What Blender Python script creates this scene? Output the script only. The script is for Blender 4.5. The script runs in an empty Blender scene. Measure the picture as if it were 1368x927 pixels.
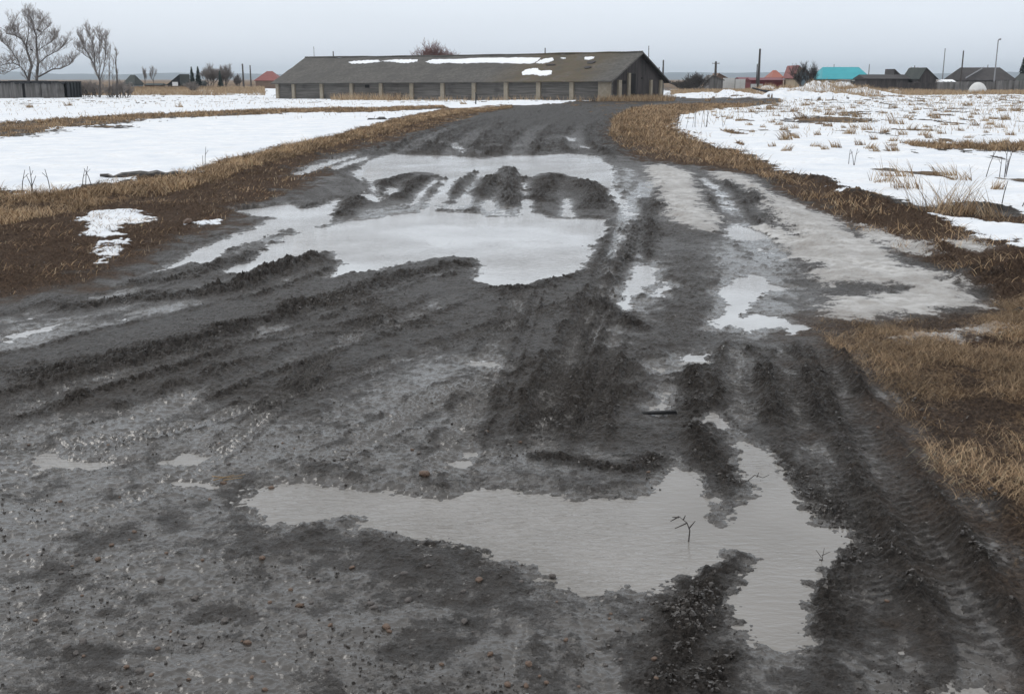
import bpy, math, random
import numpy as np
from math import radians

# ------------------------------------------------------------------ camera, sky, sun, exposure
SC = bpy.context.scene
COL = SC.collection
F, CU, CV, HOR, H = 1450.0, 684.0, 463.5, 106.0, 2.2
PITCH = math.atan((CV - HOR) / F)
cam_d = bpy.data.cameras.new("camera")
cam = bpy.data.objects.new("camera", cam_d); COL.objects.link(cam)
cam.location = (0, 0, H)
cam.rotation_euler = (radians(90) - PITCH, 0, 0)
cam_d.sensor_width = 36.0
cam_d.lens = F / 1368.0 * 36.0
cam_d.clip_start = 0.05; cam_d.clip_end = 30000
SC.camera = cam
SUN_EL, SUN_AZ = radians(42), radians(-60)       # azimuth from +Y towards +X
SC.view_settings.view_transform = 'Standard'
SC.view_settings.look = 'None'
SC.view_settings.gamma = 1
SC.view_settings.use_curve_mapping = False
SC.view_settings.exposure = 0.0

world = bpy.data.worlds.new("World"); SC.world = world; world.use_nodes = True
nt = world.node_tree; nt.nodes.clear()
def N(t, typ, **k):
    n = t.nodes.new(typ)
    for a, b in k.items(): setattr(n, a, b)
    return n
out = N(nt, 'ShaderNodeOutputWorld'); bg = N(nt, 'ShaderNodeBackground'); bg.inputs['Strength'].default_value = 0.1
sky = N(nt, 'ShaderNodeTexSky'); sky.sky_type = 'NISHITA'; sky.sun_disc = False
sky.sun_elevation = SUN_EL; sky.sun_rotation = SUN_AZ; sky.air_density = 1.0; sky.dust_density = 2.0
tc = N(nt, 'ShaderNodeTexCoord'); sep = N(nt, 'ShaderNodeSeparateXYZ')
nt.links.new(tc.outputs['Generated'], sep.inputs[0])
ramp = N(nt, 'ShaderNodeValToRGB')
el = ramp.color_ramp.elements
el[0].position = 0.0; el[0].color = (.64, .70, .765, 1)
el[1].position = 1.0; el[1].color = (.92, .93, .94, 1)
for p, c in ((.02, (.67, .725, .80, 1)), (.085, (.755, .81, .88, 1)), (.22, (.80, .86, .92, 1)), (.55, (.88, .90, .93, 1))):
    e = el.new(p); e.color = c
nt.links.new(sep.outputs['Z'], ramp.inputs['Fac'])
# faint structure of the overcast
cn = N(nt, 'ShaderNodeTexNoise'); cn.inputs['Scale'].default_value = 1.6; cn.inputs['Detail'].default_value = 4
mp = N(nt, 'ShaderNodeMapping'); mp.inputs['Scale'].default_value = (1, 1, 5)
nt.links.new(tc.outputs['Generated'], mp.inputs[0]); nt.links.new(mp.outputs[0], cn.inputs['Vector'])
mr = N(nt, 'ShaderNodeMapRange'); mr.inputs['From Min'].default_value = .3; mr.inputs['From Max'].default_value = .7
mr.inputs['To Min'].default_value = 0.94; mr.inputs['To Max'].default_value = 1.05
nt.links.new(cn.outputs['Fac'], mr.inputs['Value'])
sc10 = N(nt, 'ShaderNodeVectorMath', operation='SCALE'); nt.links.new(ramp.outputs['Color'], sc10.inputs[0])
m10 = N(nt, 'ShaderNodeMath', operation='MULTIPLY'); m10.inputs[1].default_value = 12.0
nt.links.new(mr.outputs[0], m10.inputs[0]); nt.links.new(m10.outputs[0], sc10.inputs['Scale'])
mix = N(nt, 'ShaderNodeMix', data_type='RGBA'); mix.inputs['Factor'].default_value = 0.93
nt.links.new(sky.outputs[0], mix.inputs['A']); nt.links.new(sc10.outputs[0], mix.inputs['B'])
nt.links.new(mix.outputs['Result'], bg.inputs['Color']); nt.links.new(bg.outputs[0], out.inputs['Surface'])

sl = bpy.data.lights.new("sun", 'SUN'); sl.energy = 0.85; sl.angle = radians(25); sl.color = (1, .97, .93)
so = bpy.data.objects.new("sun", sl); COL.objects.link(so)
sd_ = (math.sin(SUN_AZ) * math.cos(SUN_EL), math.cos(SUN_AZ) * math.cos(SUN_EL), math.sin(SUN_EL))
import mathutils
so.rotation_euler = mathutils.Vector(sd_).to_track_quat('Z', 'Y').to_euler()
so.location = (0, 0, 60)

# ------------------------------------------------------------------ maths helpers
rng = np.random.default_rng(11)
random.seed(5)
_ang = rng.random(256) * 2 * np.pi
_GC, _GS = np.cos(_ang).astype(np.float32), np.sin(_ang).astype(np.float32)
def _hash(ix, iy, seed):
    h = (ix.astype(np.uint32) * np.uint32(374761393)) ^ (iy.astype(np.uint32) * np.uint32(668265263)) ^ np.uint32((seed * 2246822519) & 0xffffffff)
    h = (h ^ (h >> np.uint32(13))) * np.uint32(1274126177)
    return ((h ^ (h >> np.uint32(16))) & np.uint32(255)).astype(np.int32)
def pn(x, y, seed=0):
    """perlin noise, about -1..1"""
    x = np.asarray(x, np.float64); y = np.asarray(y, np.float64)
    fx = np.floor(x); fy = np.floor(y)
    ix = fx.astype(np.int64); iy = fy.astype(np.int64)
    dx = (x - fx).astype(np.float32); dy = (y - fy).astype(np.float32)
    u = dx * dx * dx * (dx * (dx * 6 - 15) + 10); v = dy * dy * dy * (dy * (dy * 6 - 15) + 10)
    def g(ox, oy):
        h = _hash(ix + ox, iy + oy, seed)
        return _GC[h] * (dx - ox) + _GS[h] * (dy - oy)
    a = g(0, 0); b = g(1, 0); c = g(0, 1); d = g(1, 1)
    return (a + u * (b - a) + v * ((c + u * (d - c)) - (a + u * (b - a)))) * 1.5
def fbm(x, y, f, octv, seed=0, gain=.5):
    s = 0; a = 1
    for i in range(octv):
        s = s + a * pn(x * f + 17.3 * i, y * f - 9.1 * i, seed + i * 7); f *= 2.03; a *= gain
    return s
def sst(a, b, x):
    t = np.clip((x - a) / (b - a), 0, 1); return t * t * (3 - 2 * t)

def macro(x, y):
    x = np.asarray(x, float); y = np.asarray(y, float)
    z = -0.5 * sst(45, 135, y)
    z = z - 0.42 * sst(120, 185, y - 0.3 * x) * sst(25, -20, x) * sst(300, 220, y)
    return z
def ray(u, v):
    xc = (u - CU) / F; yc = -(v - CV) / F
    return np.array([xc, math.cos(PITCH) + yc * math.sin(PITCH), -math.sin(PITCH) + yc * math.cos(PITCH)])
def PX(u, v):
    """photo pixel -> point on the ground"""
    d = ray(u, v); z = 0.0
    for _ in range(12):
        t = (H - z) / max(-d[2], 1e-4); x, y = d[0] * t, d[1] * t
        z = float(macro(x, y))
    return (x, y)
def AT(u, v, Y):
    d = ray(u, v); t = Y / d[1]
    return (d[0] * t, Y, H + d[2] * t)
def poly(*pts): return np.array([PX(u, v) for u, v in pts])

def sd_poly(x, y, P, margin=1.5):
    """signed distance (negative inside), clipped to +margin outside the bbox"""
    out = np.full(x.shape, margin, np.float32)
    m = (x > P[:, 0].min() - margin) & (x < P[:, 0].max() + margin) & (y > P[:, 1].min() - margin) & (y < P[:, 1].max() + margin)
    if not m.any(): return out
    px = x[m]; py = y[m]
    d2 = np.full(px.shape, 1e9); ins = np.zeros(px.shape, bool)
    n = len(P)
    for i in range(n):
        ax, ay = P[i]; bx, by = P[(i + 1) % n]
        ex, ey = bx - ax, by - ay
        wx, wy = px - ax, py - ay
        t = np.clip((wx * ex + wy * ey) / (ex * ex + ey * ey + 1e-12), 0, 1)
        d2 = np.minimum(d2, (wx - ex * t) ** 2 + (wy - ey * t) ** 2)
        c = ((ay > py) != (by > py)) & (px < ex * (py - ay) / (ey if abs(ey) > 1e-12 else 1e-12) + ax)
        ins ^= c
    d = np.sqrt(d2); d[ins] *= -1
    out[m] = np.minimum(d, margin)
    return out
def line_ds(x, y, P, margin):
    """mask, signed lateral distance, arclength"""
    m = (x > P[:, 0].min() - margin) & (x < P[:, 0].max() + margin) & (y > P[:, 1].min() - margin) & (y < P[:, 1].max() + margin)
    idx = np.nonzero(m)
    px = x[idx]; py = y[idx]
    best = np.full(px.shape, 1e9); sl_ = np.zeros(px.shape); sg = np.zeros(px.shape); acc = 0
    for i in range(len(P) - 1):
        ax, ay = P[i]; bx, by = P[i + 1]
        ex, ey = bx - ax, by - ay; L = math.hypot(ex, ey)
        wx, wy = px - ax, py - ay
        t = np.clip((wx * ex + wy * ey) / (L * L), 0, 1)
        d = np.hypot(wx - ex * t, wy - ey * t)
        k = d < best
        best[k] = d[k]; sl_[k] = acc + t[k] * L
        sg[k] = np.sign(ex * wy[k] - ey * wx[k])
        acc += L
    return idx, best * sg, sl_, acc
def smooth_line(pts, n=6):
    P = np.array([PX(u, v) for u, v in pts]); out = []
    Q = np.vstack([2 * P[0] - P[1], P, 2 * P[-1] - P[-2]])
    for i in range(1, len(Q) - 2):
        for k in range(n):
            t = k / n; a, b, c, d = Q[i - 1], Q[i], Q[i + 1], Q[i + 2]
            out.append(.5 * ((2 * b) + (-a + c) * t + (2 * a - 5 * b + 4 * c - d) * t * t + (-a + 3 * b - 3 * c + d) * t ** 3))
    out.append(P[-1]); return np.array(out)

# ------------------------------------------------------------------ object helpers
def tag(o, label=None, cat=None, group=None, kind=None):
    if label: o['label'] = label
    if cat: o['category'] = cat
    if group: o['group'] = group
    if kind: o['kind'] = kind
    return o
def empty(name, loc, label=None, cat=None, group=None, rz=0):
    o = bpy.data.objects.new(name, None); COL.objects.link(o)
    o.location = loc; o.rotation_euler.z = rz; o.empty_display_size = .3
    return tag(o, label, cat, group)
class MB:
    def __init__(s): s.v = []; s.f = []
    def quad(s, *p):
        n = len(s.v); s.v += [tuple(q) for q in p]; s.f.append(tuple(range(n, n + len(p))))
    def hexa(s, a, b):
        """bottom 4 points a, top 4 points b (same winding, counter-clockwise from above)"""
        n = len(s.v); s.v += [tuple(q) for q in a] + [tuple(q) for q in b]
        s.f += [(n + 3, n + 2, n + 1, n), (n + 4, n + 5, n + 6, n + 7)]
        for i in range(4):
            j = (i + 1) % 4; s.f.append((n + i, n + j, n + 4 + j, n + 4 + i))
    def box(s, x0, x1, y0, y1, z0, z1):
        s.hexa([(x0, y0, z0), (x1, y0, z0), (x1, y1, z0), (x0, y1, z0)], [(x0, y0, z1), (x1, y0, z1), (x1, y1, z1), (x0, y1, z1)])
    def tube(s, pts, rad, n=6, cap=True):
        base = len(s.v); k = len(pts)
        for i, p in enumerate(pts):
            p = mathutils.Vector(p)
            a = mathutils.Vector(pts[max(i - 1, 0)]); b = mathutils.Vector(pts[min(i + 1, k - 1)])
            d = (b - a).normalized() if (b - a).length > 1e-9 else mathutils.Vector((0, 0, 1))
            u = d.orthogonal().normalized(); w = d.cross(u)
            r = rad[i] if hasattr(rad, '__len__') else rad
            for j in range(n):
                t = 2 * math.pi * j / n
                s.v.append(tuple(p + (u * math.cos(t) + w * math.sin(t)) * r))
        for i in range(k - 1):
            for j in range(n):
                j2 = (j + 1) % n
                s.f.append((base + i * n + j, base + i * n + j2, base + (i + 1) * n + j2, base + (i + 1) * n + j))
        if cap:
            s.f.append(tuple(base + j for j in range(n))[::-1]); s.f.append(tuple(base + (k - 1) * n + j for j in range(n)))
    def prism(s, prof, y0, y1):
        """profile in xz extruded along y"""
        n = len(s.v); k = len(prof)
        s.v += [(x, y0, z) for x, z in prof] + [(x, y1, z) for x, z in prof]
        s.f.append(tuple(range(n, n + k))); s.f.append(tuple(range(n + k, n + 2 * k))[::-1])
        for i in range(k):
            j = (i + 1) % k; s.f.append((n + j, n + i, n + k + i, n + k + j))
    def build(s, name, mat, parent=None, smooth=False, loc=None):
        me = bpy.data.meshes.new(name); me.from_pydata(s.v, [], s.f); me.validate(); me.update()
        if mat: me.materials.append(mat)
        o = bpy.data.objects.new(name, me); COL.objects.link(o)
        if smooth: me.polygons.foreach_set('use_smooth', [True] * len(me.polygons))
        if parent: o.parent = parent
        if loc: o.location = loc
        return o
def np_mesh(name, V, Fq, mat, parent=None, smooth=True, attrs=None):
    me = bpy.data.meshes.new(name)
    V = np.ascontiguousarray(V, np.float32); Fq = np.ascontiguousarray(Fq, np.int32); k = Fq.shape[1]
    me.vertices.add(len(V)); me.vertices.foreach_set('co', V.ravel())
    me.loops.add(Fq.size); me.loops.foreach_set('vertex_index', Fq.ravel())
    me.polygons.add(len(Fq)); me.polygons.foreach_set('loop_start', np.arange(0, Fq.size, k, dtype=np.int32))
    me.polygons.foreach_set('loop_total', np.full(len(Fq), k, np.int32))
    me.polygons.foreach_set('use_smooth', np.full(len(Fq), smooth))
    for an, arr in (attrs or {}).items():
        a = me.attributes.new(an, 'FLOAT_COLOR', 'POINT'); a.data.foreach_set('color', np.ascontiguousarray(arr, np.float32).ravel())
    me.update(calc_edges=True)
    if mat: me.materials.append(mat)
    o = bpy.data.objects.new(name, me); COL.objects.link(o)
    if parent: o.parent = parent
    return o

# ------------------------------------------------------------------ materials
def newmat(name):
    m = bpy.data.materials.new(name); m.use_nodes = True
    t = m.node_tree; b = t.nodes['Principled BSDF']; return m, t, b
def noise(t, scale, detail=4, vec=None, rough=.55, dist=0):
    n = N(t, 'ShaderNodeTexNoise'); n.inputs['Scale'].default_value = scale; n.inputs['Detail'].default_value = detail
    n.inputs['Roughness'].default_value = rough; n.inputs['Distortion'].default_value = dist
    if vec is not None: t.links.new(vec, n.inputs['Vector'])
    return n
def mixc(t, fac, a, b):
    n = N(t, 'ShaderNodeMix', data_type='RGBA'); n.clamp_factor = True
    for k, v in (('Factor', fac), ('A', a), ('B', b)):
        if isinstance(v, (int, float)): n.inputs[k].default_value = v
        elif isinstance(v, tuple): n.inputs[k].default_value = (*v, 1)
        else: t.links.new(v, n.inputs[k])
    return n.outputs['Result']
def mth(t, op, a, b=None, clamp=False):
    n = N(t, 'ShaderNodeMath', operation=op); n.use_clamp = clamp
    for i, v in enumerate((a, b)):
        if v is None: continue
        if isinstance(v, (int, float)): n.inputs[i].default_value = v
        else: t.links.new(v, n.inputs[i])
    return n.outputs[0]
def mrange(t, v, a, b, c=0., d=1.):
    n = N(t, 'ShaderNodeMapRange')
    for k, x in zip(('From Min', 'From Max', 'To Min', 'To Max'), (a, b, c, d)): n.inputs[k].default_value = x
    t.links.new(v, n.inputs['Value']); return n.outputs[0]
def simple(name, c1, c2, scale=2.0, rough=.85, bump=.3, stretch=(1, 1, 1), spec=.3, lines=None):
    m, t, b = newmat(name)
    co = N(t, 'ShaderNodeTexCoord'); mp = N(t, 'ShaderNodeMapping'); mp.inputs['Scale'].default_value = stretch
    t.links.new(co.outputs['Object'], mp.inputs[0])
    n = noise(t, scale, 6, mp.outputs[0]); n2 = noise(t, scale * .23, 3, mp.outputs[0])
    f = mth(t, 'MULTIPLY_ADD', n.outputs[0], .6); t.nodes[-1].inputs[2].default_value = 0
    f = mth(t, 'ADD', f, mth(t, 'MULTIPLY', n2.outputs[0], .5))
    col = mixc(t, mrange(t, f, .35, .75), c1, c2)
    t.links.new(col, b.inputs['Base Color']); b.inputs['Roughness'].default_value = rough
    b.inputs['Specular IOR Level'].default_value = spec
    bp = N(t, 'ShaderNodeBump'); bp.inputs['Strength'].default_value = bump; bp.inputs['Distance'].default_value = .05
    t.links.new(n.outputs[0], bp.inputs['Height']); t.links.new(bp.outputs[0], b.inputs['Normal'])
    return m

def ground_material():
    m, t, b = newmat('mud_snow_and_soil')
    geo = N(t, 'ShaderNodeNewGeometry'); P = geo.outputs['Position']
    a1 = N(t, 'ShaderNodeAttribute', attribute_name='surf'); a2 = N(t, 'ShaderNodeAttribute', attribute_name='state')
    s1 = N(t, 'ShaderNodeSeparateColor'); t.links.new(a1.outputs['Color'], s1.inputs[0])
    s2 = N(t, 'ShaderNodeSeparateColor'); t.links.new(a2.outputs['Color'], s2.inputs[0])
    snow, tan, brown, ice = s1.outputs[0], s1.outputs[1], s1.outputs[2], a1.outputs['Alpha']
    wet, clay, grit = s2.outputs[0], s2.outputs[1], s2.outputs[2]
    nf = noise(t, 38, 8, P, .65); nm = noise(t, 6.0, 6, P, .6); nl = noise(t, .9, 5, P, .55); nff = noise(t, 170, 4, P, .6)
    # mud: dark chernozem, greyer where slurry dried on it
    mud = mixc(t, mrange(t, nm.outputs[0], .35, .7), (.030, .0265, .0235), (.066, .058, .052))
    mud = mixc(t, mrange(t, nf.outputs[0], .45, .70, 0, .85), mud, (.098, .084, .073))  # crumb grain: tone contrast painted in for shade the bump lacks
    slurry = mixc(t, mrange(t, nm.outputs[0], .3, .7), (.040, .036, .0325), (.068, .061, .055))
    slurry = mixc(t, mrange(t, nff.outputs[0], .52, .68, 0, .7), slurry, (.045, .038, .033))
    mud = mixc(t, mth(t, 'MULTIPLY', grit, .75), mud, mixc(t, mrange(t, nf.outputs[0], .35, .65), (.014, .0122, .0110), (.060, .052, .046)))  # churned mud gets the same grain, bump hollows painted darker as shade
    wn = mth(t, 'ADD', mth(t, 'ADD', mth(t, 'MULTIPLY', nf.outputs[0], .50), mth(t, 'MULTIPLY', nm.outputs[0], .20)), mth(t, 'MULTIPLY', nff.outputs[0], .30))
    pool = mth(t, 'SUBTRACT', mth(t, 'MULTIPLY', wet, .62), mth(t, 'SUBTRACT', wn, .18))
    pool = mrange(t, pool, -.02, .06)
    wsp = mrange(t, mth(t, 'ADD', wet, mth(t, 'ADD', mrange(t, nf.outputs[0], .25, .75, -.42, .42), mrange(t, nff.outputs[0], .25, .75, -.22, .22))), .22, .62)
    mud = mixc(t, mth(t, 'MULTIPLY', wsp, .85, True), mud, slurry)
    mud = mixc(t, mth(t, 'MULTIPLY', pool, .7), mud, (.066, .0605, .055))
    mud = mixc(t, mth(t, 'MULTIPLY', clay, mrange(t, nl.outputs[0], .35, .75, 0, .55)), mud, (.070, .058, .048))
    # soil with rotten grass
    br = mixc(t, mrange(t, nf.outputs[0], .4, .65), (.060, .042, .032), (.150, .104, .074))
    br = mixc(t, mrange(t, nm.outputs[0], .5, .75, 0, .7), br, (.035, .025, .020))
    tn = mixc(t, mrange(t, nf.outputs[0], .38, .66), (.15, .095, .058), (.34, .24, .145))
    tn = mixc(t, mrange(t, nm.outputs[0], .5, .8, 0, .8), tn, (.14, .085, .05))
    col = mixc(t, mth(t, 'ADD', brown, mrange(t, nf.outputs[0], .3, .7, -.25, .25), True), mud, br)
    fb = t.nodes[-1]
    col = mixc(t, brown, mud, br)
    col = mixc(t, mrange(t, mth(t, 'ADD', tan, mrange(t, nf.outputs[0], .25, .75, -.3, .3)), .2, .8), col, tn)
    ic = mixc(t, mrange(t, nm.outputs[0], .42, .62), (.30, .285, .265), (.47, .46, .445))
    ic = mixc(t, mrange(t, nl.outputs[0], .42, .65, 0, .75), ic, (.20, .18, .16))
    ic = mixc(t, mrange(t, nff.outputs[0], .58, .72, 0, .6), ic, (.12, .105, .09))
    inz = mth(t, 'ADD', mrange(t, nf.outputs[0], .25, .75, -.45, .45), mrange(t, nm.outputs[0], .3, .7, -.30, .30))
    icef = mrange(t, mth(t, 'ADD', ice, inz), .40, .56)
    col = mixc(t, icef, col, ic)
    sn = mixc(t, mrange(t, nl.outputs[0], .3, .7), (.66, .70, .75), (.84, .855, .87))
    sn = mixc(t, mrange(t, nff.outputs[0], .6, .75, 0, .35), sn, (.62, .60, .57))
    sn = mixc(t, mth(t, 'MULTIPLY', mrange(t, nm.outputs[0], .50, .68, 0, .45), mrange(t, nl.outputs[0], .45, .6)), sn, (.50, .47, .43))
    snf = mrange(t, mth(t, 'ADD', snow, mrange(t, nf.outputs[0], .25, .75, -.3, .3)), .38, .62)
    col = mixc(t, snf, col, sn)
    t.links.new(col, b.inputs['Base Color'])
    rg = mrange(t, nff.outputs[0], .3, .7, .30, .55)
    mixr = N(t, 'ShaderNodeMix', data_type='FLOAT'); t.links.new(wet, mixr.inputs['Factor']); t.links.new(rg, mixr.inputs['A'])
    wr = mrange(t, pool, 0, 1, .40, .10); t.links.new(wr, mixr.inputs['B'])
    dry = mth(t, 'MAXIMUM', mth(t, 'MAXIMUM', snow, tan), mth(t, 'MULTIPLY', brown, .9))
    mix2 = N(t, 'ShaderNodeMix', data_type='FLOAT'); t.links.new(dry, mix2.inputs['Factor'])
    t.links.new(mixr.outputs['Result'], mix2.inputs['A']); mix2.inputs['B'].default_value = .9
    mix3 = N(t, 'ShaderNodeMix', data_type='FLOAT'); t.links.new(ice, mix3.inputs['Factor'])
    t.links.new(mix2.outputs['Result'], mix3.inputs['A']); mix3.inputs['B'].default_value = .42
    t.links.new(mix3.outputs['Result'], b.inputs['Roughness'])
    t.links.new(mrange(t, mth(t, 'MAXIMUM', wet, ice), 0, .5, .03, .55), b.inputs['Specular IOR Level'])
    vo = N(t, 'ShaderNodeTexVoronoi'); vo.inputs['Scale'].default_value = 48; t.links.new(P, vo.inputs['Vector'])
    hgt = mth(t, 'ADD', mth(t, 'MULTIPLY', nf.outputs[0], 1.4), mth(t, 'MULTIPLY', nff.outputs[0], .5))
    hgt = mth(t, 'SUBTRACT', hgt, mth(t, 'MULTIPLY', vo.outputs['Distance'], .45))
    bst = mth(t, 'MULTIPLY', mth(t, 'SUBTRACT', 1., mth(t, 'MULTIPLY', pool, .9)), mth(t, 'SUBTRACT', 1., mth(t, 'MULTIPLY', mth(t, 'MAXIMUM', snow, ice), .75)))
    bp = N(t, 'ShaderNodeBump'); bp.inputs['Distance'].default_value = .035
    t.links.new(bst, bp.inputs['Strength']); t.links.new(hgt, bp.inputs['Height']); t.links.new(bp.outputs[0], b.inputs['Normal'])
    return m
M_GROUND = ground_material()

def water_material(name='turbid_meltwater', c1=(.19, .178, .163), c2=(.24, .227, .212)):
    m, t, b = newmat(name)
    geo = N(t, 'ShaderNodeNewGeometry'); P = geo.outputs['Position']
    mp = N(t, 'ShaderNodeMapping'); mp.inputs['Scale'].default_value = (1, 2.6, 1); mp.inputs['Rotation'].default_value = (0, 0, radians(14))
    t.links.new(P, mp.inputs[0])
    n1 = noise(t, 13, 3, mp.outputs[0], .5, .4); n2 = noise(t, 1.2, 3, P)
    nb = noise(t, .35, 2, P)
    col = mixc(t, mrange(t, n2.outputs[0], .35, .65), c1, c2)
    t.links.new(col, b.inputs['Base Color'])
    b.inputs['Roughness'].default_value = .045; b.inputs['IOR'].default_value = 1.36
    bp = N(t, 'ShaderNodeBump'); bp.inputs['Distance'].default_value = .03
    t.links.new(mrange(t, nb.outputs[0], .4, .6, .12, .5), bp.inputs['Strength'])
    t.links.new(n1.outputs[0], bp.inputs['Height']); t.links.new(bp.outputs[0], b.inputs['Normal'])
    return m
M_WATER = water_material()
M_WATER_ICE = water_material('meltwater_over_ice', (.36, .36, .36), (.46, .465, .47))

def blade_material():
    m, t, b = newmat('dry_grass'); a = N(t, 'ShaderNodeAttribute', attribute_name='tint')
    t.links.new(a.outputs['Color'], b.inputs['Base Color']); b.inputs['Roughness'].default_value = .75
    b.inputs['Specular IOR Level'].default_value = .25
    return m
M_BLADE = blade_material()

# ------------------------------------------------------------------ layout traced onto the ground
ZW = -0.045
WATER = [
 # foreground puddle
 poly((333,662),(352,644),(385,633),(430,636),(480,644),(540,645),(600,650),(660,645),(720,649),(780,656),(830,658),(868,640),(884,622),(905,606),(922,624),(948,650),(975,660),(997,650),(994,620),(984,590),(970,572),(948,553),(952,545),(985,572),(1018,590),(1050,617),(1082,645),(1080,668),(1100,688),(1131,687),(1143,712),(1128,738),(1104,752),(1086,778),(1088,815),(1095,845),(1052,872),(1002,850),(984,816),(976,784),(990,752),(1003,735),(983,727),(954,746),(916,765),(868,786),(830,778),(785,788),(740,775),(700,748),(655,738),(650,722),(600,712),(560,716),(520,706),(470,702),(430,690),(380,700),(345,688)),
 # large middle puddle, near half
 poly((441,367),(468,363),(513,355),(560,345),(608,337),(645,344),(630,370),(664,381),(702,375),(740,366),(770,363),(786,345),(792,326),(815,302),(812,290),(740,288),(713,281),(711,258),(694,258),(693,285),(627,281),(575,279),(520,285),(470,292),(430,300),(455,268),(457,263),(440,266),(432,272),(410,276),(385,269),(340,276),(310,279),(330,285),(363,288),(340,300),(321,307),(264,329),(223,350),(189,366),(211,360),(264,345),(321,326),(370,308),(385,303),(370,320),(330,345),(298,360),(321,364),(345,352),(363,350),(408,338),(440,332),(455,350)),
 # far half
 poly((468,232),(491,213),(525,203),(551,206),(600,206),(642,210),(676,206),(721,206),(759,203),(797,207),(819,221),(824,250),(849,283),(835,288),(818,262),(800,246),(770,236),(740,230),(695,236),(694,262),(712,262),(712,236),(660,246),(634,226),(605,244),(598,262),(581,280),(562,280),(574,262),(592,243),(589,232),(551,228),(525,235),(500,240),(512,265),(500,268),(485,262),(494,245)),
 # slush channel on the left of the far half
 poly((380,236),(410,220),(440,212),(480,204),(478,208),(440,220),(410,232)),
 poly((440,222),(470,212),(492,207),(494,211),(470,219),(446,227)),
 # pool beside the ice
 poly((944,436),(958,418),(966,400),(960,385),(972,370),(998,362),(1020,364),(1032,374),(1052,380),(1030,386),(1012,392),(1004,404),(990,418),(1014,414),(1040,416),(1062,424),(1080,432),(1062,440),(1040,432),(1020,434),(1006,442),(988,436),(975,430),(962,438)),
 poly((966,300),(985,295),(1005,302),(1032,312),(1010,318),(985,318),(970,312)),
 poly((931,236),(940,235),(960,246),(955,250)), poly((958,254),(972,257),(972,261),(960,259)), poly((962,264),(976,267),(978,271),(966,270)), poly((964,272),(982,275),(984,279),(968,278)),
 poly((830,400),(832,372),(845,350),(868,348),(880,356),(872,372),(850,388),(838,410)),
 poly((866,392),(890,372),(906,378),(890,386),(872,398)),
 poly((905,480),(918,470),(944,468),(946,474),(925,480),(908,488)),
 poly((876,484),(886,480),(892,486),(882,490)),
 poly((866,536),(878,522),(896,514),(906,522),(895,530),(900,540),(880,544)),
 poly((1268,912),(1290,898),(1320,896),(1336,912),(1345,960),(1270,960)),
 # distant pools on the road
 poly((604,157),(640,152),(690,149),(672,153),(640,157),(610,162)),
 poly((700,158),(735,153),(742,156),(722,161)), poly((706,168),(722,160),(726,163),(712,170)), poly((764,162),(776,158),(774,163),(762,166)),
 poly((752,181),(770,184),(768,188),(754,186)), poly((775,193),(790,196),(786,200),(775,198)), poly((780,149),(796,147),(794,150),(782,152)),
 # left small pools
 poly((255,348),(262,344),(296,330),(300,334),(268,348)),
 poly((0,445),(30,437),(62,430),(90,424),(70,434),(40,444),(8,452),(0,452)),
 poly((36,612),(44,600),(70,598),(100,606),(140,606),(150,612),(110,618),(70,616),(50,622)),
 poly((222,610),(236,602),(262,598),(276,604),(262,612),(240,614)),
 poly((212,634),(230,630),(262,632),(286,640),(260,642),(230,640)),
 poly((600,612),(618,596),(640,592),(654,602),(640,612),(618,620)),
 poly((620,476),(650,474),(670,480),(664,486),(640,482),(628,482)),
]
ISLAND = [
 poly((600,281),(586,277),(604,258),(612,240),(634,226),(652,238),(662,228),(676,220),(688,222),(694,238),(698,262),(692,286),(650,286),(622,276)),
 poly((697,262),(700,240),(720,231),(745,229),(775,238),(800,243),(815,252),(812,270),(800,284),(770,288),(745,286),(718,282),(712,266)),
 poly((952,684),(958,668),(974,659),(988,660),(984,668),(966,672),(960,688)),
 poly((448,695),(456,684),(470,683),(466,692)),
 poly((378,308),(384,302),(392,300),(398,306),(388,310)), poly((480,244),(484,236),(492,240),(496,258),(486,256)),
]
CARVE = [poly((748,286),(752,266),(758,262),(764,268),(766,288)), poly((511,256),(520,248),(534,250),(528,258),(514,260)), poly((545,272),(556,258),(572,244),(582,236),(584,240),(570,254),(558,270)),
 poly((640,272),(650,264),(664,266),(668,276),(650,280)), poly((696,246),(704,240),(706,256),(700,262)), poly((610,262),(622,256),(632,262),(626,272),(612,272))]
# slurry: shallow, shining, its surface close to the water level
FILM = [
 poly((0,560),(150,530),(300,520),(430,560),(560,580),(700,600),(820,640),(700,660),(400,640),(330,660),(350,710),(460,720),(560,760),(700,790),(760,830),(760,990),(-200,990),(-200,600)),
 poly((330,600),(420,530),(560,470),(640,460),(670,480),(640,560),(620,620),(480,630)),
 poly((820,330),(870,300),(900,330),(900,420),(840,470),(800,460),(815,400)),
 poly((820,220),(860,225),(880,290),(870,330),(830,340),(815,300)),
 poly((930,440),(940,380),(990,350),(1060,350),(1110,400),(1100,440),(1020,460)),
 poly((940,320),(1050,300),(1090,340),(1060,380),(960,400),(930,360)),
 poly((500,290),(430,312),(430,300),(470,280),(540,268),(590,270),(570,284)),
 poly((600,272),(640,262),(690,272),(692,290),(620,286)),
 poly((700,790),(900,800),(1000,850),(1060,880),(1100,990),(700,990)),
 poly((0,430),(120,410),(240,385),(300,370),(310,385),(160,420),(0,460)),
 poly((1220,900),(1300,880),(1360,900),(1368,990),(1200,990)),
 poly((860,470),(950,455),(960,500),(930,550),(860,560)),
 poly((590,580),(760,590),(880,600),(850,650),(700,650),(590,640)),
]
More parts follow.
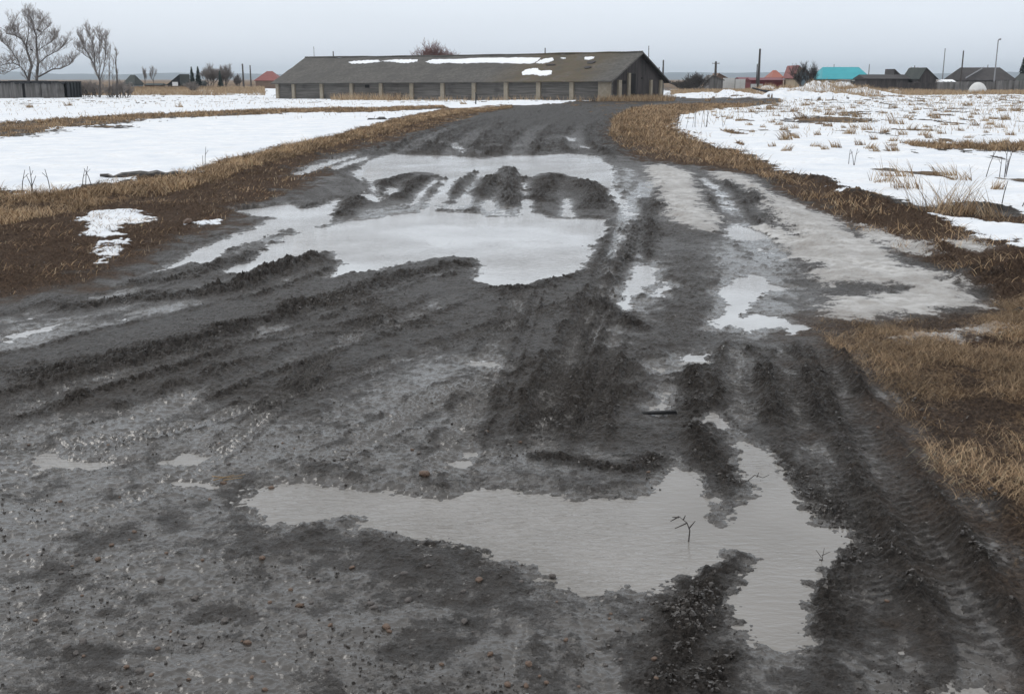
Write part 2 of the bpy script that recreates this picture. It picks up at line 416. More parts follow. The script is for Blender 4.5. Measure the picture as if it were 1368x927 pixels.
SNOW_L = poly((-900,330),(-300,262),(0,252),(57,260),(125,247),(174,249),(211,236),(250,232),(287,219),(340,204),(396,194),(453,181),(482,171),(517,164),(542,157),(567,151),(592,147),(642,145),(684,142),(734,139),(796,134),(860,131.5),(934,132.5),(1060,133),(1060,127),(940,120),(800,119),(300,118),(180,121),(0,118),(-900,121))
SNOW_R = poly((906,154),(901,166),(903,175),(943,193),(993,206),(1049,227),(1079,234),(1125,249),(1155,263),(1193,274),(1238,280),(1300,276),(1340,283),(1368,287),(1700,320),(2600,360),(2600,123),(1368,121),(1150,120),(1040,130),(1044,137),(1010,142),(950,147))
SNOW_SMALL = [poly((1246,287),(1290,294),(1340,302),(1385,306),(1385,322),(1330,323),(1300,314),(1270,300)),
 poly((1348,326),(1368,318),(1400,322),(1400,342),(1368,338)),
 poly((108,292),(130,283),(175,282),(205,292),(190,300),(160,306),(152,318),(134,328),(128,344),(140,350),(128,352),(126,338),(138,322),(100,320),(128,312),(110,300)),
 poly((128,346),(136,338),(160,324),(166,318),(160,334),(150,346),(132,354)),
 poly((255,300),(275,296),(295,294),(290,298),(265,304))]
BROWN_SNOWLESS = [poly((-400,178),(0,166),(25,163),(85,160),(180,154),(260,152),(342,147.5),(492,144.5),(592,142.5),(600,145),(567,147),(492,151),(400,152),(342,155),(210,160),(150,168),(100,171),(60,179),(0,189),(-400,200)),
 poly((100,170),(165,169),(168,172),(105,173)),
 poly((1200,194),(1260,196),(1368,195),(1700,196),(1700,212),(1368,204),(1280,204),(1230,201)),
 poly((1040,162),(1080,157),(1130,158),(1180,162),(1140,165),(1060,166)),
 poly((1110,152),(1150,150),(1160,154),(1130,156))]
ICE = [poly((862,222),(890,220),(925,232),(935,250),(940,275),(962,290),(962,306),(930,308),(895,296),(880,262),(868,240)),
 poly((945,229),(975,230),(1005,240),(1035,262),(1075,276),(1112,292),(1140,318),(1180,328),(1210,356),(1262,372),(1312,400),(1305,410),(1240,420),(1170,425),(1108,420),(1096,392),(1160,396),(1205,388),(1180,378),(1110,380),(1085,372),(1090,352),(1060,345),(1040,325),(1060,320),(1058,308),(1030,290),(1012,262),(985,246),(955,238)),
 poly((1195,452),(1240,445),(1300,436),(1350,432),(1352,440),(1300,446),(1240,455),(1200,458)),
 poly((985,300),(1030,300),(1085,320),(1110,345),(1085,350),(1040,325)),
 poly((1150,300),(1190,316),(1240,330),(1250,345),(1200,340),(1150,320)),
 poly((1250,325),(1300,318),(1330,330),(1290,340))]
TAN_L = poly((-700,345),(-300,268),(0,255),(57,262),(125,249),(174,251),(230,238),(287,221),(340,206),(396,196),(453,183),(482,173),(517,166),(567,153),(600,148),(684,143.5),(684,145),(620,151),(575,160),(520,178),(470,192),(420,205),(360,222),(300,243),(240,258),(150,272),(80,292),(0,306),(-300,340))
TAN_R = poly((874,142),(921,140),(1010,139.5),(1000,143),(950,148),(908,155),(904,174),(943,194),(993,207),(1049,229),(1079,237),(1030,238),(960,222),(900,205),(862,196),(830,190),(815,178),(818,160),(838,148))
BROWN_L = poly((-700,480),(-200,430),(0,398),(60,392),(130,372),(190,345),(240,325),(290,300),(330,278),(380,262),(420,238),(450,222),(400,226),(420,214),(470,200),(530,186),(590,168),(640,152),(684,145),(684,142),(592,146),(453,181),(340,203),(250,231),(125,248),(0,252),(-300,262),(-700,330))
BROWN_R = poly((845,150),(880,142),(940,140),(1049,227),(1125,249),(1193,274),(1246,284),(1368,290),(1700,320),(1700,560),(1500,520),(1368,500),(1250,470),(1340,440),(1370,420),(1320,398),(1262,370),(1210,352),(1180,325),(1140,313),(1112,290),(1075,272),(1010,236),(940,222),(870,215),(835,200),(812,182),(822,160))
STRAW = poly((1095,425),(1180,432),(1310,412),(1400,395),(1900,420),(2600,900),(1900,1000),(1480,900),(1368,790),(1290,690),(1240,600),(1180,520),(1120,470),(1090,440))
TANF_L = poly((-900,121),(0,119.5),(100,119.5),(160,122),(260,121),(330,118),(410,117.5),(410,113),(300,110),(0,109),(-900,109))
TANF_R = poly((880,121),(1000,123),(1040,119),(1100,117),(1150,119.5),(1250,123),(1368,122),(2600,123),(2600,110),(880,110))
ROADP = poly((-1200,1500),(-800,520),(-200,432),(0,398),(130,372),(190,345),(290,300),(380,258),(420,222),(470,203),(540,186),(590,168),(640,152),(684,143.5),(734,140),(796,134),(860,132.5),(934,133.5),(1060,134),(1060,139),(1000,139.5),(921,140.5),(874,142.5),(840,149),(820,162),(815,180),(835,198),(870,214),(940,224),(1010,240),(1075,274),(1140,315),(1210,355),(1310,400),(1305,412),(1180,430),(1095,430),(1130,470),(1180,520),(1240,600),(1290,690),(1368,790),(1480,900),(1600,1500))
HEAPS = [  # far snow heaps: u, v, radius, height
 (1042,132,2.2,.8),(1072,132,2.5,.7),(1100,133,2.4,.8),(1128,132,2.6,.7),(1018,132,2,.6),
 (905,131,3,.35),(925,130,3,.4),(950,131,4,.45),(985,131,4,.6),(1012,129,5,.75),(1030,125,4,1.1),(1045,126,3,.8),(1065,127,5,.6),(1092,127,5,1.0),(1108,124,4,1.2),(1122,124,4,1.0),(1140,127,4,.6),(1160,127,4,.5),(1190,124,4,.5),(1000,133,3,.5),(1085,131,4,.5),(1105,130,3,.55),(1060,131,3,.35),(1330,124,4,.5),(1290,123,4,.5),(1250,124,4,.35)]

# tracks: points, half width, depth, berm, lug amplitude, lug spacing
TRACKS = [
 ([(1040,452),(1064,520),(1092,600),(1130,690),(1160,780),(1180,870),(1195,990)], .155, .022, .05, .014, .07),
 ([(1088,448),(1118,520),(1168,610),(1228,710),(1300,830),(1380,960)], .13, .028, .055, .016, .08),
 ([(1125,452),(1180,520),(1248,610),(1330,720),(1430,850)], .11, .03, .04, .012, .08),
 ([(1000,452),(992,500),(1000,545),(1016,580)], .14, .03, .04, .012, .08),
 ([(835,300),(815,360),(800,400),(775,450),(750,510),(728,570),(712,620)], .135, .030, .035, .014, .055),
 ([(850,320),(840,370),(820,420),(806,470),(790,540),(770,600)], .12, .025, .03, .012, .055),
 ([(700,380),(678,430),(652,490),(628,550),(600,610),(570,650)], .12, .02, .02, .010, .055),
 ([(722,380),(706,430),(684,490),(660,560)], .045, .012, .012, .0, .05),
 ([(640,350),(540,372),(430,412),(300,452),(150,500),(0,545),(-150,590)], .20, .03, .035, .010, .09),
 ([(620,388),(520,430),(400,470),(250,525),(100,590),(-100,660)], .17, .02, .022, .008, .09),
 ([(430,350),(350,382),(260,402),(120,432),(0,462),(-200,500)], .18, .022, .04, .006, .1),
 ([(380,310),(300,345),(220,372),(120,400),(0,425),(-150,455)], .17, .022, .035, .006, .1),
 ([(720,470),(600,520),(480,585),(400,630)], .12, .010, .012, .010, .05),
 ([(0,600),(200,575),(400,520),(600,455),(800,395)], .09, .012, .014, .012, .05),
 ([(60,700),(220,640),(330,570),(430,480),(520,400)], .08, .010, .012, .012, .05),
 ([(880,470),(820,520),(740,560),(640,590)], .10, .014, .018, .012, .055),
 ([(-50,500),(200,470),(420,440),(620,430)], .10, .012, .016, .010, .05),
 ([(760,600),(745,640)], .05, .008, .008, .008, .045),
 ([(795,790),(802,850),(806,905),(812,990)], .065, .008, .014, .007, .045),
 ([(858,790),(866,840),(872,900),(880,990)], .055, .008, .012, .007, .045),
 ([(700,800),(690,860),(684,930)], .05, .006, .006, .006, .045),
 ([(600,280),(612,255),(632,236),(640,226)], .35, .06, .09, .0, .1),
 ([(668,288),(670,262),(672,240),(674,226)], .30, .05, .07, .0, .1),
 ([(600,212),(620,190),(660,165),(720,150),(800,139)], .35, .02, .12, .0, .2),
 ([(690,210),(700,190),(730,165),(790,146),(870,137)], .35, .02, .12, .0, .2),
 ([(800,212),(770,190),(790,160),(850,142)], .32, .02, .12, .0, .2),
 ([(540,205),(570,185),(620,165),(690,150)], .32, .02, .12, .0, .2),
 ([(640,212),(610,195),(560,188)], .3, .04, .06, .0, .2),
 ([(870,240),(850,270),(840,310),(830,350)], .22, .03, .05, .01, .1),
 ([(952,240),(968,262),(985,290),(1010,320),(1040,350)], .20, .03, .03, .01, .1),
 ([(560,280),(580,258),(600,240)], .2, .03, .05, .0, .1),
]
# churned ridges: points, half width, height
RIDGES = [
 ([(440,340),(415,348),(370,362),(330,378),(280,388),(200,396),(120,404),(60,412)], .22, .13),
 ([(60,416),(120,402),(170,395),(230,384)], .15, .06),
 ([(650,348),(600,354),(540,368),(470,392),(400,412),(300,440),(180,472),(0,510)], .26, .065),
 ([(380,318),(340,336),(290,352),(240,368),(170,380)], .15, .08),
 ([(376,300),(340,316)], .10, .05),
 ([(940,465),(926,500),(925,545),(945,590),(966,625),(988,648)], .13, .085),
 ([(990,736),(960,752),(930,790),(912,830),(895,880),(880,940)], .13, .085),
 ([(1000,856),(960,880),(930,930)], .10, .05),
 ([(545,716),(580,718),(620,720),(655,730)], .05, .035),
 ([(606,270),(604,256),(618,240),(632,228)], .22, .17),
 ([(674,276),(678,250),(682,225)], .26, .24),
 ([(650,262),(660,244),(664,234)], .2, .12),
 ([(718,270),(726,250),(745,234)], .25, .14),
 ([(780,280),(796,262),(776,242)], .26, .12),
 ([(800,280),(812,262)], .2, .07),
 ([(530,266),(550,248),(572,234)], .22, .14),
 ([(505,262),(515,244),(545,232)], .24, .12),
 ([(450,290),(465,276),(480,264)], .22, .10),
 ([(380,282),(400,276),(430,270)], .12, .05),
 ([(416,298),(450,286)], .10, .05),
 ([(530,208),(560,198),(600,196)], .6, .10), ([(640,214),(650,200),(700,200)], .5, .12), ([(760,206),(790,198),(820,208)], .5, .12),
 ([(850,290),(845,320),(835,350),(826,380)], .18, .07),
 ([(780,350),(750,372),(700,384),(640,390)], .18, .045),
 ([(800,395),(830,420),(860,440)], .14, .06),
 ([(860,262),(868,300),(862,340)], .2, .05),
 ([(700,600),(760,610),(840,620),(880,600)], .10, .03),
 ([(1098,640),(1100,670),(1140,690),(1150,720),(1120,760),(1108,800),(1110,850)], .11, .07),
 ([(1020,590),(1060,620),(1092,655)], .08, .06),
 ([(1040,240),(1085,238),(1125,252),(1160,268),(1210,286),(1250,300)], .34, .17),
 ([(1120,260),(1160,285),(1200,300),(1250,300)], .3, .13),
 ([(1200,300),(1250,330),(1290,350)], .3, .12),
 ([(1290,385),(1330,372),(1400,360)], .36, .24), ([(1310,395),(1368,390),(1430,392)], .25, .12), ([(1300,335),(1368,340),(1430,350)], .25, .16),
 ([(1250,352),(1275,348)], .16, .12),
 ([(1180,338),(1230,342)], .2, .08), ([(1270,275),(1300,272),(1368,285)], .5, .12),
 ([(1000,250),(1030,275),(1060,292)], .22, .12),
 ([(890,262),(910,285),(960,290)], .4, .09), ([(880,232),(920,238)], .4, .05), ([(960,240),(1010,262),(1060,300),(1130,330)], .35, .04),
 ([(-300,300),(0,278),(60,270),(130,262),(200,256),(290,240),(390,210),(470,188),(560,158)], .8, .12),
 ([(170,250),(200,240),(240,236),(265,236)], .3, .10),
 ([(60,262),(130,256)], .4, .10), ([(120,292),(135,286)], .15, .08),
]
# ------------------------------------------------------------------ ground sheet
def row_y():
    vs = np.concatenate([np.arange(985, 330, -.82), np.arange(330, 150, -.62), np.arange(150, 112, -.40)])
    ys = [PX(CU, v)[1] for v in vs]
    far = np.geomspace(ys[-1] * 1.03, 14000, 40)
    near = np.array([-60, -30, -14, -6, -2, 0, .8, 1.4, 1.9, 2.3, 2.6, 2.8, 2.95, 3.05, 3.1])
    near = near[near < ys[0] - .02]
    return np.concatenate([near, ys, far])
YR = row_y()
NC = 1440
s_in = np.linspace(-1, 1, NC)
ext = np.array([1.04, 1.12, 1.25, 1.5, 2, 3, 5, 9, 20])
SX = np.concatenate([-ext[::-1], s_in, ext])
WY = 1.6 + .60 * np.maximum(YR, 0)
X = (WY[:, None] * SX[None, :]); Y = np.repeat(YR[:, None], len(SX), 1)
# break the regular rows up a little
NR, NCC = X.shape
Xf, Yf = X.ravel(), Y.ravel()

def surface(x, y):
    """height and surface masks at world points"""
    n = len(x)
    z = macro(x, y).astype(np.float64)
    near = y < 95
    def on(fn, mask, default=0.0):
        o = np.full(n, default); i = np.nonzero(mask)[0]
        if len(i): o[i] = fn(x[i], y[i])
        return o
    e1 = on(lambda a, b: fbm(a, b, 2.2, 4, 3, .6), near)            # edge noise
    e2 = on(lambda a, b: fbm(a, b, .35, 3, 31, .55), y < 600)
    esc = .05 + .0045 * np.clip(y, 0, 60)
    sw = np.full(n, 1.5)
    for P in WATER: sw = np.minimum(sw, sd_poly(x, y, P, 1.5))
    si = np.full(n, 1.5)
    for P in ISLAND: si = np.minimum(si, sd_poly(x, y, P, 1.5))
    e3 = on(lambda a, b: pn(a * 9, b * 9, 61) + .6 * pn(a * 19, b * 19, 62), near)
    s = np.maximum(sw, -si) + e1 * esc * .9 + e3 * esc * .45
    for P in CARVE: s = np.minimum(s, sd_poly(x, y, P, 1.5) + e1 * esc * .5)
    film = np.full(n, 1.5)
    for P in FILM: film = np.minimum(film, sd_poly(x, y, P, 1.5))
    film = sst(.40, -.40, film + e1 * .30 + e2 * .08)
    road = sd_poly(x, y, ROADP, 6.0) + e1 * .12 * np.clip(y / 20, .5, 2.5)
    onroad = sst(.5, -.5, road)
    # masks
    warp = e1 * (.10 + .008 * np.clip(y, 0, 60)) + e2 * .25
    snow = np.maximum(sst(.12, -.12, sd_poly(x, y, SNOW_L, 8) + warp), sst(.12, -.12, sd_poly(x, y, SNOW_R, 8) + warp))
    for P in SNOW_SMALL: snow = np.maximum(snow, sst(.10, -.12, sd_poly(x, y, P, 1.5) + e1 * .16 + e3 * .08))
    far_tan = np.maximum(sst(6, -6, sd_poly(x, y, TANF_L, 30) + e2 * 12), sst(5, -5, sd_poly(x, y, TANF_R, 30) + e2 * 12))
    far_tan = np.maximum(far_tan, sst(330, 420, y + 30 * e2))
    tan = np.maximum(sst(.35, -.35, sd_poly(x, y, TAN_L, 3) + warp * 1.6), sst(.35, -.35, sd_poly(x, y, TAN_R, 3) + warp * 1.6))
    bro = np.full(n, 3.0)
    for P in (BROWN_L, BROWN_R): bro = np.minimum(bro, sd_poly(x, y, P, 3))
    brown = sst(.30, -.35, bro + warp * 1.8)
    straw = sst(.5, -.5, sd_poly(x, y, STRAW, 3) + e1 * .35 + e2 * .3)
    bare = np.zeros(n)
    for P in BROWN_SNOWLESS: bare = np.maximum(bare, sst(.35, -.35, sd_poly(x, y, P, 6) + warp * 2.2))
    # patchy melt in the fields: thin stretched holes
    pat = on(lambda a, b: fbm(a * .55, b * .14, 1.0, 4, 77, .65), (y > 12) & (y < 400))
    rf = (x > 6) | (y > 120)
    spots = np.where(rf, sst(.62, .80, pat + .24 * sst(45, 85, y) * (x > 4) + .10 * (y > 110)), 0) * (y > 20)
    snow = snow * (1 - bare) * (1 - .9 * spots)
    snow = np.where(y > 330, 0, snow)
    tan = np.maximum(tan, np.maximum(bare * .9, spots * .8)) * (1 - snow)
    tan = np.maximum(tan, far_tan); snow = snow * (1 - far_tan)
    brown = np.maximum(brown, straw * .75) * (1 - snow)
    tan = tan * (.30 + .70 * sst(-.45, .15, e2 + .5 * e1))
    tan = np.maximum(tan * (.75 + .4 * e1), straw * (.10 + .48 * sst(-.4, .7, e1 + e2 * .8)))
    ice = np.zeros(n)
    for P in ICE: ice = np.maximum(ice, sst(.22, -.30, sd_poly(x, y, P, 1.5) + e1 * .17 + e3 * .10))
    # heights
    ff = near
    lump = on(lambda a, b: .55 * np.abs(pn(a * 6, b * 6, 5)) + .50 * np.abs(pn(a * 15, b * 15, 6)) + .38 * np.abs(pn(a * 31 + 3, b * 31, 8)), ff)
    fine = on(lambda a, b: .7 * pn(a * 46, b * 46, 15) + .55 * pn(a * 95, b * 95, 16), y < 20)
    dome = lambda q: np.clip(q + .05, 0, 1) ** .7
    clod = on(lambda a, b: 1.0 * dome(pn(a * 13, b * 13, 101)) + .75 * dome(pn(a * 27, b * 27, 102)) + .5 * dome(pn(a * 55, b * 55, 103)) - .8, y < 30)
    mid = on(lambda a, b: pn(a * 22, b * 22, 25), y < 45)
    ruf = np.clip(.42 + .5 * e2, .1, 1.0)
    st = on(lambda a, b: fbm((a * .96 + b * .27) * 2.6, (b * .96 - a * .27) * .35, 1.3, 3, 44, .55), ff)   # drag marks along the driving direction
    base = .045 + .018 * e2 + .012 * st + (lump - .45) * .030 * ruf
    base = base * (1 - film) + film * (.013 + .009 * e1 + .004 * e2 + (lump - .45) * .018 * (.35 + ruf) + .006 * st)
    ridge = np.zeros(n); tr = np.zeros(n); churn = np.zeros(n); compact = np.zeros(n)
    for pts, w, dep, berm, lug, sp in TRACKS:
        P = smooth_line(pts)
        idx, d, sl_, L = line_ds(x, y, P, w * 3)
        idx = idx[0]
        if not len(idx): continue
        wob = 1 + .25 * e1[idx]
        dd = np.abs(d + e1[idx] * w * .12) / (w * wob)
        endf = sst(0, .5, sl_) * sst(L, L - .5, sl_)
        inside = np.exp(-dd ** 4 * 1.2)
        brm = np.exp(-((dd - 1.35) / .32) ** 2) * (.55 + .7 * lump[idx] + .35 * e1[idx])
        pat_ = np.sin(2 * np.pi * (sl_ + .55 * np.abs(d)) / sp + .6 * e1[idx])
        lg = lug * np.clip(pat_ * 1.8, -1, 1) * np.exp(-dd ** 6) * (.45 + .55 * sst(-.5, .3, e2[idx] + e1[idx] * .6))
        # fine longitudinal grooves
        grv = .004 * np.sin(d / w * 9 + e1[idx]) * inside
        brk = .55 + .55 * sst(-.35, .35, e2[idx] + .5 * e1[idx])
        berm_ = berm * brk
        tr[idx] += endf * (-dep * .75 * inside + berm_ * .62 * np.clip(brm, 0, 2) + lg * (.55 if sp > .06 else .95) + grv)
        churn[idx] = np.maximum(churn[idx], endf * np.clip(brm, 0, 1) * .8 * brk * (1 - .6 * film[idx]))
        compact[idx] = np.maximum(compact[idx], endf * inside * .8)
    for pts, w, hh in RIDGES:
        RS = .62
        P = smooth_line(pts)
        idx, d, sl_, L = line_ds(x, y, P, w * 3.2)
        idx = idx[0]
        if not len(idx): continue
        ends = sst(-.02, w * 1.1, sl_) * sst(L + .02, L - w * 1.1, sl_)
        dd = np.abs(d + e1[idx] * w * .45) / w
        prof = np.exp(-dd ** 2 * 1.4)
        r = hh * RS * prof * ends * (.55 + .45 * sst(-.4, .3, e2[idx] + .4 * e3[idx])) * (.78 + .42 * lump[idx] + .30 * e1[idx])
        ridge[idx] = np.maximum(ridge[idx], r)
        churn[idx] = np.maximum(churn[idx], prof * ends)
    flat = 1 - np.maximum(snow, far_tan)
    lump = lump * (1 - .6 * ice) + .45 * .6 * ice; mid = mid * (1 - .8 * ice); clod = clod * (1 - .85 * ice); fine = fine * (1 - .7 * ice)
    hm = base + np.where(tr > 0, tr * (1 - .72 * film), tr * (1 - .45 * film)) + ridge + churn * (lump - .4) * .03 + mid * (.004 + .005 * churn) + fine * (.0030 + .003 * churn) * (1 - .4 * film) + clod * (.0055 + .0045 * np.clip(e2 + .3, 0, 1) + .019 * churn) * (1 - .30 * film)
    shore = sst(-.02, .20 + .1 * churn, s)
    hw = ZW - .004 - .045 * sst(0, -.30, s) + (.006 * mid + .006 * fine + .009 * (clod + .3)) * sst(-.20, 0, s)
    mudz = ZW + .003 + hm * (.16 + .84 * shore) + .006 * film
    mudz = mudz + (1 - shore) * ((lump - .5) * .010 + .005 * mid + .004 * fine + .009 * clod)
    inw = sst(.015, -.05, s)
    rz = mudz * (1 - inw) + np.minimum(hw + .5 * ridge, np.where(ridge > .05, mudz, hw)) * inw
    # off-road land
    offz = ZW + .06 + ridge + (lump - .4) * (.05 * brown + .02) + .05 * e2 * (1 - snow) + np.clip(tr, -.02, .04)
    fieldz = .045 + .05 * e2 + .010 * e1
    offz = offz * (1 - snow) + (fieldz + ridge * .5) * snow
    lowi = np.where(inw > .5, 1, 0)
    z = z + np.where(lowi, rz, rz * onroad + offz * (1 - onroad))
    z = z + ice * (.020 + .014 * e1 + .006 * lump) * (1 - inw)
    z = z + bare * .05 + spots * .03
    pile = np.zeros(n)
    for u, v, r, hh in HEAPS:
        px, py = PX(u, v)
        m = (np.abs(x - px) < r * 4) & (np.abs(y - py) < r * 7)
        if m.any():
            i = np.nonzero(m)[0]
            q = ((x[i] - px) / r) ** 2 + ((y[i] - py) / (r * 1.6)) ** 2
            k = np.exp(-q * 1.3)
            nn = fbm(x[i], y[i], .28, 4, 91, .5)
            z[i] += 1.35 * hh * k * (.85 + .5 * nn); pile[i] = np.maximum(pile[i], k)
            snow[i] = np.maximum(snow[i], sst(.22, .45, k + .12 * nn)); tan[i] *= (1 - sst(.25, .5, k))
    big = on(lambda a, b: fbm(a, b, .06, 3, 55, .5), y > 60)
    z += big * .12 * sst(60, 110, y) * (1 - onroad)
    frough = on(lambda a, b: np.abs(pn(a * 2.2, b * 1.1, 71)) + .6 * np.abs(pn(a * 5, b * 2.4, 72)) + .4 * pn(a * 11, b * 5, 73), (y > 24) & (y < 130))
    z += (frough - .35) * .12 * sst(24, 38, y) * onroad * (1 - inw) * sst(0, 1.2, s) * (1 - film)
    # wetness: hollows shine, crests are dull
    above = rz - ZW
    wet = np.clip(1.15 - above / .042, 0, 1) * .75 + .35 * film
    wet = wet * (1 - .75 * churn) + .25 * compact
    wet = np.clip(wet * (.74 + .38 * e1 + .15 * e2 + .16 * e3), 0, 1) * (1 - np.maximum(brown * .8, tan)) * (1 - snow)
    wet = np.maximum(wet, .19 * (1 - .65 * churn) * sst(26, 10, y) * onroad * (1 - snow) * (1 - tan))
    wet = np.where(s < .02, np.maximum(wet, .55), wet)
    wet = wet * sst(60, 28, y)
    clay = np.clip(sst(-.1, .6, e2) * (1 - film), 0, 1) * .8
    brown = brown * (1 - inw)
    return z, snow, np.clip(tan, 0, 1), np.clip(brown, 0, 1), np.clip(ice, 0, 1) * (1 - inw), wet, clay, road, straw, np.clip(np.maximum(churn, sst(26, 40, y) * (road < 0)), 0, 1)

Z, snow, tan, brown, ice, wet, clay, road, straw, churn = surface(Xf, Yf)
V = np.stack([Xf, Yf, Z], 1)
surf = np.stack([snow, tan, brown, ice], 1); state = np.stack([wet, clay, churn, np.ones_like(wet)], 1)
ii = np.arange(NR * NCC).reshape(NR, NCC)
quads = np.stack([ii[:-1, :-1], ii[:-1, 1:], ii[1:, 1:], ii[1:, :-1]], -1).reshape(-1, 4)
fr = road[quads].mean(1) < 0
fs = (snow[quads].mean(1) > .5) & ~fr
def sub(name, mask):
    q = quads[mask]; used, inv = np.unique(q, return_inverse=True)
    o = np_mesh(name, V[used], inv.reshape(-1, 4), M_GROUND, attrs={'surf': surf[used], 'state': state[used]})
    o['kind'] = 'structure'; return o
sub('muddy_road', fr); sub('snow_field', fs); sub('ground', ~fr & ~fs)
def GZ(x, y):
    """sampled height of the finished ground sheet"""
    x = np.atleast_1d(np.asarray(x, float)); y = np.atleast_1d(np.asarray(y, float))
    r = np.clip(np.searchsorted(YR, y) - 1, 0, NR - 2); ty = np.clip((y - YR[r]) / (YR[r + 1] - YR[r]), 0, 1)
    w = 1.6 + .60 * np.maximum(y, 0); c_ = x / w
    c = np.clip(np.searchsorted(SX, c_) - 1, 0, NCC - 2); tx = np.clip((c_ - SX[c]) / (SX[c + 1] - SX[c]), 0, 1)
    Zg = Z.reshape(NR, NCC)
    return (Zg[r, c] * (1 - tx) + Zg[r, c + 1] * tx) * (1 - ty) + (Zg[r + 1, c] * (1 - tx) + Zg[r + 1, c + 1] * tx) * ty
def SAMP(A, x, y):
    r = np.clip(np.searchsorted(YR, y), 0, NR - 1); w = 1.6 + .60 * np.maximum(y, 0)
    c = np.clip(np.searchsorted(SX, x / w), 0, NCC - 1)
    return A.reshape(NR, NCC)[r, c]
def G(u, v):
    x, y = PX(u, v); return (x, y, float(GZ(x, y)[0]))
def GY(u, Y):
    """ground point at image column u, distance Y"""
    x = AT(u, HOR, Y)[0]; return (x, Y, float(GZ(x, Y)[0]))

# water sheets
def water_sheet(x0, x1, y0, y1, mat=M_WATER):
    b = MB(); b.quad((x0, y0, ZW), (x1, y0, ZW), (x1, y1, ZW), (x0, y1, ZW))
    o = b.build('puddle', mat); o['kind'] = 'structure'
water_sheet(-5, 5, 1.0, 8.6); water_sheet(-9.5, 8, 8.6, 45, M_WATER_ICE)

# ------------------------------------------------------------------ distant hills and haze
def hills():
    xs = np.linspace(-7500, 7500, 300); ys = np.linspace(6200, 8200, 14)
    XX, YY = np.meshgrid(xs, ys)
    prof = np.sin(np.clip((YY - 6200) / 2000, 0, 1) * np.pi * .5)
    hh = 56 + 16 * fbm(XX, YY * 0, .0009, 4, 5) + 6 * (XX / 7500)
    ZZ = -12 + prof * hh + 2.5 * fbm(XX, YY, .004, 3, 9)
    n = np.arange(XX.size).reshape(XX.shape)
    q = np.stack([n[:-1, :-1], n[:-1, 1:], n[1:, 1:], n[1:, :-1]], -1).reshape(-1, 4)
    m = simple('far_forest', (.03, .045, .05), (.07, .09, .09), .004, .95, 0)
    o = np_mesh('hills', np.stack([XX.ravel(), YY.ravel(), ZZ.ravel()], 1), q, m); o['kind'] = 'structure'
hills()
def haze():
    b = MB(); b.box(-9500, 9500, -200, 9500, -20, 95)
    m = bpy.data.materials.new('haze'); m.use_nodes = True; t = m.node_tree; t.nodes.clear()
    o_ = N(t, 'ShaderNodeOutputMaterial'); p = N(t, 'ShaderNodeVolumePrincipled')
    p.inputs['Color'].default_value = (.80, .90, 1.0, 1); p.inputs['Density'].default_value = 0.00013; p.inputs['Anisotropy'].default_value = .1
    t.links.new(p.outputs[0], o_.inputs['Volume'])
    o = b.build('haze', m); o['kind'] = 'stuff'; tag(o, 'thin pale haze over the far fields and hills', 'haze')
haze()

# ------------------------------------------------------------------ grass blades
def blades(name, bx, by, hgt, wid, lean, tint, label=None, z=None, parent=None, origin=(0, 0, 0), dirn=None, seed=0, kind='stuff'):
    r = np.random.default_rng(seed); n = len(bx)
    bz = GZ(bx, by) if z is None else z
    a = r.random(n) * 2 * np.pi if dirn is None else dirn + r.normal(0, .7, n)
    dx, dy = np.cos(a), np.sin(a)
    fa = r.random(n) * np.pi; fx, fy = np.cos(fa), np.sin(fa)
    V = np.zeros((n, 4, 2, 3)); 
    for k, t in enumerate((0, .35, .7, 1.0)):
        off = lean * hgt * (t ** 1.25); up = hgt * np.sqrt(np.clip(1 - (lean * t) ** 2 * .75, .02, 1)) * t
        w = wid * (1 - t * .75)
        for s_, sg in enumerate((-1, 1)):
            V[:, k, s_, 0] = bx + dx * off + fx * w * sg - origin[0]
            V[:, k, s_, 1] = by + dy * off + fy * w * sg - origin[1]
            V[:, k, s_, 2] = bz - .01 + up - origin[2]
    V = V.reshape(n * 8, 3); b0 = np.arange(n)[:, None] * 8
    Fq = np.concatenate([b0 + np.array([[0, 1, 3, 2]]), b0 + np.array([[2, 3, 5, 4]]), b0 + np.array([[4, 5, 7, 6]])])
    col = np.repeat(np.concatenate([tint, np.ones((n, 1))], 1), 8, 0)
    o = np_mesh(name, V, Fq, M_BLADE, parent, False, {'tint': col})
    if kind: o['kind'] = kind
    if label: o['label'] = label; o['category'] = 'grass'
    o.location = origin if parent is None else (0, 0, 0)
    return o
TANS = np.array([(.36, .255, .155), (.27, .18, .10), (.47, .36, .24), (.17, .105, .062), (.085, .052, .034)])
def tints(n, wts, seed=0, jit=.25):
    r = np.random.default_rng(seed); i = r.choice(len(TANS), n, p=np.array(wts) / sum(wts))
    return TANS[i] * (1 + (r.random((n, 1)) - .5) * 2 * jit)
def scatter(P, n, seed, pad=0):
    r = np.random.default_rng(seed); x0, y0 = P.min(0) - pad; x1, y1 = P.max(0) + pad
    x = x0 + (x1 - x0) * r.random(n); y = y0 + (y1 - y0) * r.random(n)
    k = sd_poly(x, y, P, pad + .01) < pad
    return x[k], y[k]
def clip_view(x, y):
    k = (np.abs(x) < .56 * y + 1.2) & (y > 2.5); return k
